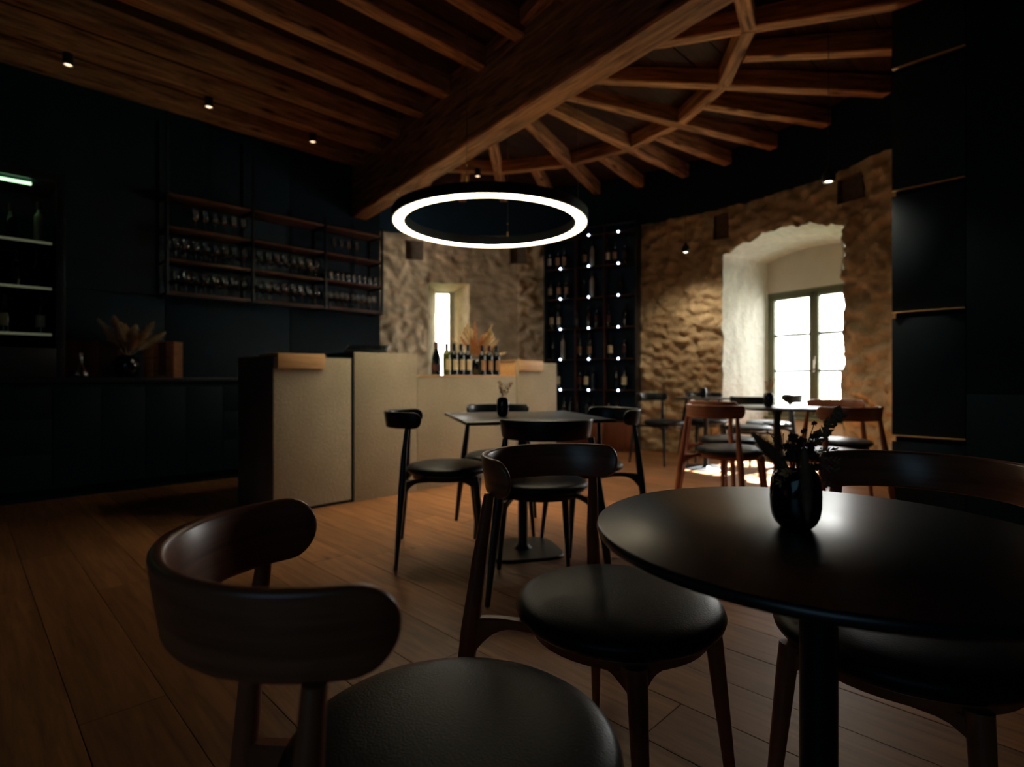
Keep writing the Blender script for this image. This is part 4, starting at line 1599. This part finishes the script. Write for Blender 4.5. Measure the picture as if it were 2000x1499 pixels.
def rail(bm, pts, heights, width, drop):
    """bar of varying height along pts; top follows pts.z, bottom hangs by heights"""
    rings = []
    for i, p in enumerate(pts):
        d = (pts[min(i + 1, len(pts) - 1)] - pts[max(i - 1, 0)])
        d.z = 0
        d.normalize()
        s = Vector((-d.y, d.x, 0)) * width / 2
        h = heights[i]
        b = min(0.004, h * 0.3)
        c = Vector((0, 0, 1))
        ring = [p + s * 0.7, p + s - c * b, p + s - c * (h - b), p + s * 0.7 - c * h, p - s * 0.7 - c * h, p - s - c * (h - b), p - s - c * b, p - s * 0.7]
        rings.append([bm.verts.new(q) for q in ring])
    for a, b in zip(rings, rings[1:]):
        for k in range(8):
            bm.faces.new((a[k], a[(k + 1) % 8], b[(k + 1) % 8], b[k]))
    bm.faces.new(rings[0][::-1])
    bm.faces.new(rings[-1])
    return bm


def make_chair(wood, band, label, group):
    t = thing('dining_chair', label, 'chair', (0, 0, 0), 0, group)
    # all local: origin on the floor under the seat centre, +y is the way the chair faces
    sv = SEATV
    prof = [(0.0, 0.4225), (0.16, 0.4225), (0.19, 0.4225), (0.206, 0.427), (0.215, 0.437), (0.218, 0.447), (0.214, 0.457), (0.203, 0.4645), (0.18, 0.4705), (0.14, 0.4745), (0.08, 0.477), (0.0, 0.478)]
    obj('seat', lathe(bmesh.new(), prof, 56), M_LEATHER, t, angle=60)
    obj('seat_frame', lathe(bmesh.new(), [(0.0, 0.422), (0.188, 0.422), (0.19, 0.418), (0.185, 0.400), (0.17, 0.396), (0.0, 0.396)], 40), wood, t)
    obj('backrest', backrest_bm(), band, t)
    for s in (-1, 1):
        pts = [Vector((s * 0.262, -0.115 - sv, 0.0)), Vector((s * 0.240, -0.100 - sv, 0.20)), Vector((s * 0.219, -0.088 - sv, 0.38)), Vector((s * 0.200, -0.080 - sv, 0.53)), Vector((s * 0.183, -0.066 - sv, 0.676))]
        obj('leg', tube(bmesh.new(), pts, [0.0095, 0.0145, 0.0185, 0.0150, 0.0105], 14, squash=1.15), wood, t)
        pts = [Vector((s * 0.172, 0.318 - sv, 0.0)), Vector((s * 0.158, 0.300 - sv, 0.2)), Vector((s * 0.146, 0.284 - sv, 0.37)), Vector((s * 0.142, 0.278 - sv, 0.415))]
        obj('leg', tube(bmesh.new(), pts, [0.0095, 0.0145, 0.0185, 0.020], 14), wood, t)
        path = bez(Vector((s * 0.221, -0.088 - sv, 0.414)), Vector((s * 0.11, -0.02 - sv, 0.420)), Vector((s * 0.140, 0.268 - sv, 0.414)), 16)
        hs = [0.020 + 0.066 * max(0.0, 1 - i / 6.0) ** 2 + 0.030 * max(0.0, 1 - (16 - i) / 2.5) ** 2 for i in range(17)]
        obj('side_rail', rail(bmesh.new(), path, hs, 0.024, 0), wood, t)
    for (x_, y_) in ((0.145, 0.280 - sv),):
        bulge = 0.07 if y_ < 0 else 0.0
        path = bez(Vector((-x_, y_, 0.404)), Vector((0, y_ + bulge, 0.404)), Vector((x_, y_, 0.404)), 16)
        hs = [0.018 + 0.034 * max(0.0, 1 - min(i, 16 - i) / 3.0) ** 2 for i in range(17)]
        obj('cross_rail', rail(bmesh.new(), path, hs, 0.022, 0), wood, t)
    return t


G_W = 'wooden dining chairs with curved backs'
G_B = 'black dining chairs with curved backs'
chw = make_chair(M_CHAIRWOOD, M_BANDWOOD, 'x', G_W)
chb = make_chair(M_CHAIRBLACK, M_CHAIRBLACK, 'x', G_B)
CH = [  # kind, seat x, seat y, facing degrees, label
    ('w', -0.076, 0.722, 30, 'walnut brown chair closest to the viewer, on the bar side of the near table'),
    ('w', 0.226, 1.184, -45.7, 'walnut brown chair with full black round seat beside the near round table'),
    ('w', 0.735, 1.055, 220, 'walnut brown chair with its seat pushed under the near round table'),
    ('b', -0.346, 2.985, 8, 'black chair at the square table, between bar counter and table, seen side on'),
    ('b', -0.068, 3.40, 278, 'black chair across the square table, its back showing beside the little vase'),
    ('b', 0.129, 2.545, 97, 'black chair with its back turned, in front of the square table'),
    ('b', 0.398, 3.094, 202, 'black chair at the square table on the side of the wine rack'),
    ('b', 1.646, 6.016, 300, 'black chair standing against the rubble wall right next to the wine rack'),
    ('b', 2.183, 6.205, 265, 'black chair behind the far table, beside the white window niche'),
    ('w', 1.457, 3.713, 36, 'brown chair with its back turned before the middle round table, nearer of that pair'),
    ('w', 1.681, 4.308, 29, 'brown chair just behind the back-turned brown chair, farther of that pair'),
    ('b', 2.27, 5.34, 80, 'black chair with its back turned, on the near side of the far round table'),
    ('b', 2.70, 5.86, 157, 'black chair in the light right under the window'),
    ('w', 2.46, 4.17, 250, 'reddish brown chair half hidden behind another, by the rubble wall and window'),
    ('w', 2.02, 3.55, 100, 'dark brown back-turned chair in front of the tall black cabinet'),
]
cu = {'w': False, 'b': False}
for kd, x_, y_, a, lab in CH:
    src = chw if kd == 'w' else chb
    rz = math.radians(a) - PI / 2
    if not cu[kd]:
        src.location = (x_, y_, 0)
        src.rotation_euler = (0, 0, rz)
        src['label'] = lab
        cu[kd] = True
    else:
        dup(src, (x_, y_, 0), rz, lab, G_W if kd == 'w' else G_B)


# ------------------------------------------------------------------ tables
def round_table(x_, y_, R, label, group, base_r=0.22):
    t = thing('round_table', label, 'table', (x_, y_, 0), 0, group)
    obj('tabletop', lathe(bmesh.new(), [(0, 0.709), (R - 0.008, 0.709), (R - 0.002, 0.712), (R, 0.7185), (R - 0.0012, 0.7235), (R - 0.004, 0.725), (0, 0.725)], 96), M_TABLE, t, angle=50)
    obj('post', lathe(bmesh.new(), [(0, 0.012), (0.045, 0.012), (0.026, 0.026), (0.0235, 0.04), (0.0235, 0.66), (0.04, 0.708), (0, 0.7085)], 24), M_METAL, t)
    obj('base_plate', lathe(bmesh.new(), [(0, 0.0), (base_r, 0.0), (base_r, 0.006), (base_r - 0.01, 0.011), (0, 0.0118)], 48), M_METAL, t)
    return t


round_table(0.415, 0.752, 0.297, 'round black bistro table in front, holding the vase of dried flowers', 'round black tables', 0.20)
round_table(1.87, 3.92, 0.32, 'round black table between the brown chairs, with a small vase', 'round black tables')
round_table(1.99, 5.70, 0.32, 'round black table farthest off, near the arched window niche', 'round black tables')

# square table
fl_, nl_ = Vector((-0.398, 3.27)), Vector((-0.205, 2.527))
e1 = (nl_ - fl_)
tang = math.atan2(e1.y, e1.x)
s = 0.745
cen = (nl_ + fl_) / 2 + Vector((-e1.y, e1.x)).normalized() * s / 2
t = thing('square_table', 'square black table in mid room set with a tiny vase of dried flowers', 'table', (cen.x, cen.y, 0), tang)
obj('tabletop', B(-s / 2, s / 2, -s / 2, s / 2, 0.709, 0.725, bev=0.003), M_TABLE, t)
obj('post', lathe(bmesh.new(), [(0, 0.014), (0.05, 0.014), (0.032, 0.03), (0.026, 0.045), (0.026, 0.66), (0.05, 0.7), (0.05, 0.7085), (0, 0.7085)], 24), M_METAL, t)
bm = bmesh.new()
ptsb = []
nb = 64
rings = []
for z, f in ((0.0, 1.0), (0.008, 1.0), (0.0135, 0.97)):
    ring_ = []
    for k in range(nb):
        a = 2 * PI * k / nb
        ca_, sa_ = math.cos(a), math.sin(a)
        r = 0.195 / (abs(ca_) ** 4.5 + abs(sa_) ** 4.5) ** (1 / 4.5) * f
        ring_.append(bm.verts.new((r * ca_, r * sa_, z)))
    rings.append(ring_)
for a, b in zip(rings, rings[1:]):
    for k in range(nb):
        bm.faces.new((a[k], a[(k + 1) % nb], b[(k + 1) % nb], b[k]))
bm.faces.new(rings[0][::-1]); bm.faces.new(rings[-1])
obj('base_plate', bm, M_METAL, t)

# ------------------------------------------------------------------ table flowers
VX, VY = 0.389, 0.762
vr_, vh_ = 0.0325, 0.078
v = obj('vase', lathe(bmesh.new(), [(0, 0.001), (vr_ * 0.56, 0.0), (vr_ * 0.64, vh_ * 0.02), (vr_ * 0.80, vh_ * 0.09), (vr_ * 0.92, vh_ * 0.20), (vr_ * 0.985, vh_ * 0.36), (vr_, vh_ * 0.55), (vr_ * 0.985, vh_ * 0.72), (vr_ * 0.94, vh_ * 0.86), (vr_ * 0.86, vh_ * 0.95), (vr_ * 0.76, vh_), (vr_ * 0.72, vh_ * 0.98), (vr_ * 0.8, vh_ * 0.85), (0, vh_ * 0.25)], 56), M_VASE)
v.location = (VX, VY, 0.725)
tag(v, 'glossy black egg shaped vase on the near round table', 'vase')
t = thing('dried_bouquet', 'dark dried flowers, seed heads and a wheat ear in the near table vase', 'dried flowers', (VX, VY, 0.725 + 0.066))
rb = random.Random(21)
# big drooping plume across the vase front
bm = bmesh.new(); plume(bm, (0.004, -0.014, 0.052), (-0.006, -0.040, -0.026), 0.012, 1500, rb, thick=0.0006, seglen=0.018); obj('plume', bm, M_DRYGREY, t, smooth=False)
# plume up and to the side
bm = bmesh.new(); tube(bm, [(0, 0, -0.02), (-0.010, 0, 0.014)], 0.0009, 6); plume(bm, (-0.006, 0, 0.008), (-0.047, 0.004, 0.052), 0.015, 1500, rb, thick=0.0006, seglen=0.014); obj('plume', bm, M_DRYGREY, t, smooth=False)
# wheat ear
bm = bmesh.new(); tube(bm, [(0, 0, -0.02), (0.022, 0.004, 0.050)], 0.0009, 6); leafy(bm, (0.012, 0.004, 0.030), (0.063, 0.006, 0.088), 40, 0.0105, rb, 0.6); obj('wheat_ear', bm, M_DRYGREY, t, smooth=False)
# dark flower heads
for (hx, hy, hz, sz_) in ((-0.004, 0, 0.056, 0.009), (0.010, 0.006, 0.050, 0.009), (0.020, -0.004, 0.046, 0.008), (0.003, -0.006, 0.044, 0.010), (0.014, -0.01, 0.036, 0.010), (0.026, 0.0, 0.058, 0.0065), (0.0, 0.01, 0.04, 0.01), (0.011, 0.0, 0.066, 0.005), (0.028, 0.004, 0.076, 0.0045), (-0.013, -0.004, 0.044, 0.008), (0.018, 0.002, 0.034, 0.011), (-0.008, 0.002, 0.030, 0.010), (0.006, 0.008, 0.028, 0.012), (0.024, -0.006, 0.030, 0.008), (-0.020, -0.004, 0.008, 0.008), (0.020, -0.012, 0.018, 0.009)):
    bm = bmesh.new()
    tube(bm, [(0, 0, -0.02), (hx * 0.6, hy * 0.6, hz * 0.6), (hx, hy, hz)], 0.0007, 5)
    for k in range(44):
        d = Vector((rb.gauss(0, 1), rb.gauss(0, 1), rb.gauss(0.3, 1))).normalized()
        c = Vector((hx, hy, hz))
        tip = c + d * sz_ * rb.uniform(0.7, 1.1)
        sd = d.orthogonal().normalized() * sz_ * 0.38
        m_ = c.lerp(tip, 0.6)
        bm.faces.new([bm.verts.new(q) for q in (c, m_ + sd, tip, m_ - sd)])
    obj('flower_head', bm, M_DRYDARK, t, smooth=False)
# airy umbel
bm = bmesh.new()
for k in range(34):
    d = Vector((rb.uniform(-1, 1), rb.uniform(-1, 1), rb.uniform(0.4, 1.2))).normalized()
    c = Vector((-0.016, 0.004, 0.040))
    tip = c + d * rb.uniform(0.014, 0.024)
    tube(bm, [c, tip], [0.0004, 0.0003], 4)
    tube(bm, [tip, tip + d * 0.0018], [0.0009, 0.0006], 5)
obj('umbel', bm, M_DRYDARK, t, smooth=False)
# trailing seed sprays on the far side
for (a0, b0) in (((0.012, 0, 0.030), (0.056, -0.006, 0.026)), ((0.010, 0, 0.022), (0.050, -0.012, 0.014)), ((0.008, -0.008, 0.014), (0.030, -0.026, -0.004)), ((0.014, 0.004, 0.036), (0.060, 0.004, 0.040)), ((-0.006, -0.006, 0.010), (-0.030, -0.016, -0.002)), ((-0.004, -0.010, 0.012), (-0.026, -0.022, 0.012))):
    bm = bmesh.new()
    leafy(bm, a0, b0, 22, 0.006, rb, 0.35)
    obj('seed_spray', bm, M_DRYGREY if a0[0] > 0 else M_PAMPASO, t, smooth=False)


def small_flowers(x_, y_, label_v, label, mats, H=0.075, seed=1):
    rnd = random.Random(seed)
    v_ = obj('vase', vase_mesh(0.034, 0.10, 0.020, 28), M_VASE)
    v_.location = (x_, y_, 0.725)
    tag(v_, label_v, 'vase')
    t_ = thing('dried_bouquet', label, 'dried flowers', (x_, y_, 0.81))
    for i in range(8):
        a = rnd.uniform(0, 2 * PI)
        r_ = rnd.uniform(0.1, 0.5) * H
        bm_ = bmesh.new()
        leafy(bm_, (0, 0, 0), (r_ * math.cos(a), r_ * math.sin(a), H * rnd.uniform(0.6, 1.15)), 12, 0.010, rnd, 0.5)
        obj('flower_stem', bm_, mats[i % len(mats)], t_, smooth=False)


small_flowers(ray(982, 2.95), 2.95, 'little black vase standing on the square table', 'brown dried sprigs in the vase on the square table', [M_PAMPASO, M_DRYDARK, M_DRYGREY], 0.10, 4)
small_flowers(1.80, 3.90, 'little black vase on the round table between the brown chairs', 'reddish dried flowers on the round table between the brown chairs', [M_PAMPASO, M_PAMPASO, M_DRYDARK], 0.11, 6)
small_flowers(1.97, 5.72, 'little black vase on the round table farthest off', 'pale dried grass tuft in the vase on the farthest table', [M_PAMPAS], 0.12, 8)

print('TRIS', sum(len(o.data.polygons) for o in bpy.data.objects if o.type == 'MESH'), 'OBJ', len(bpy.data.objects))
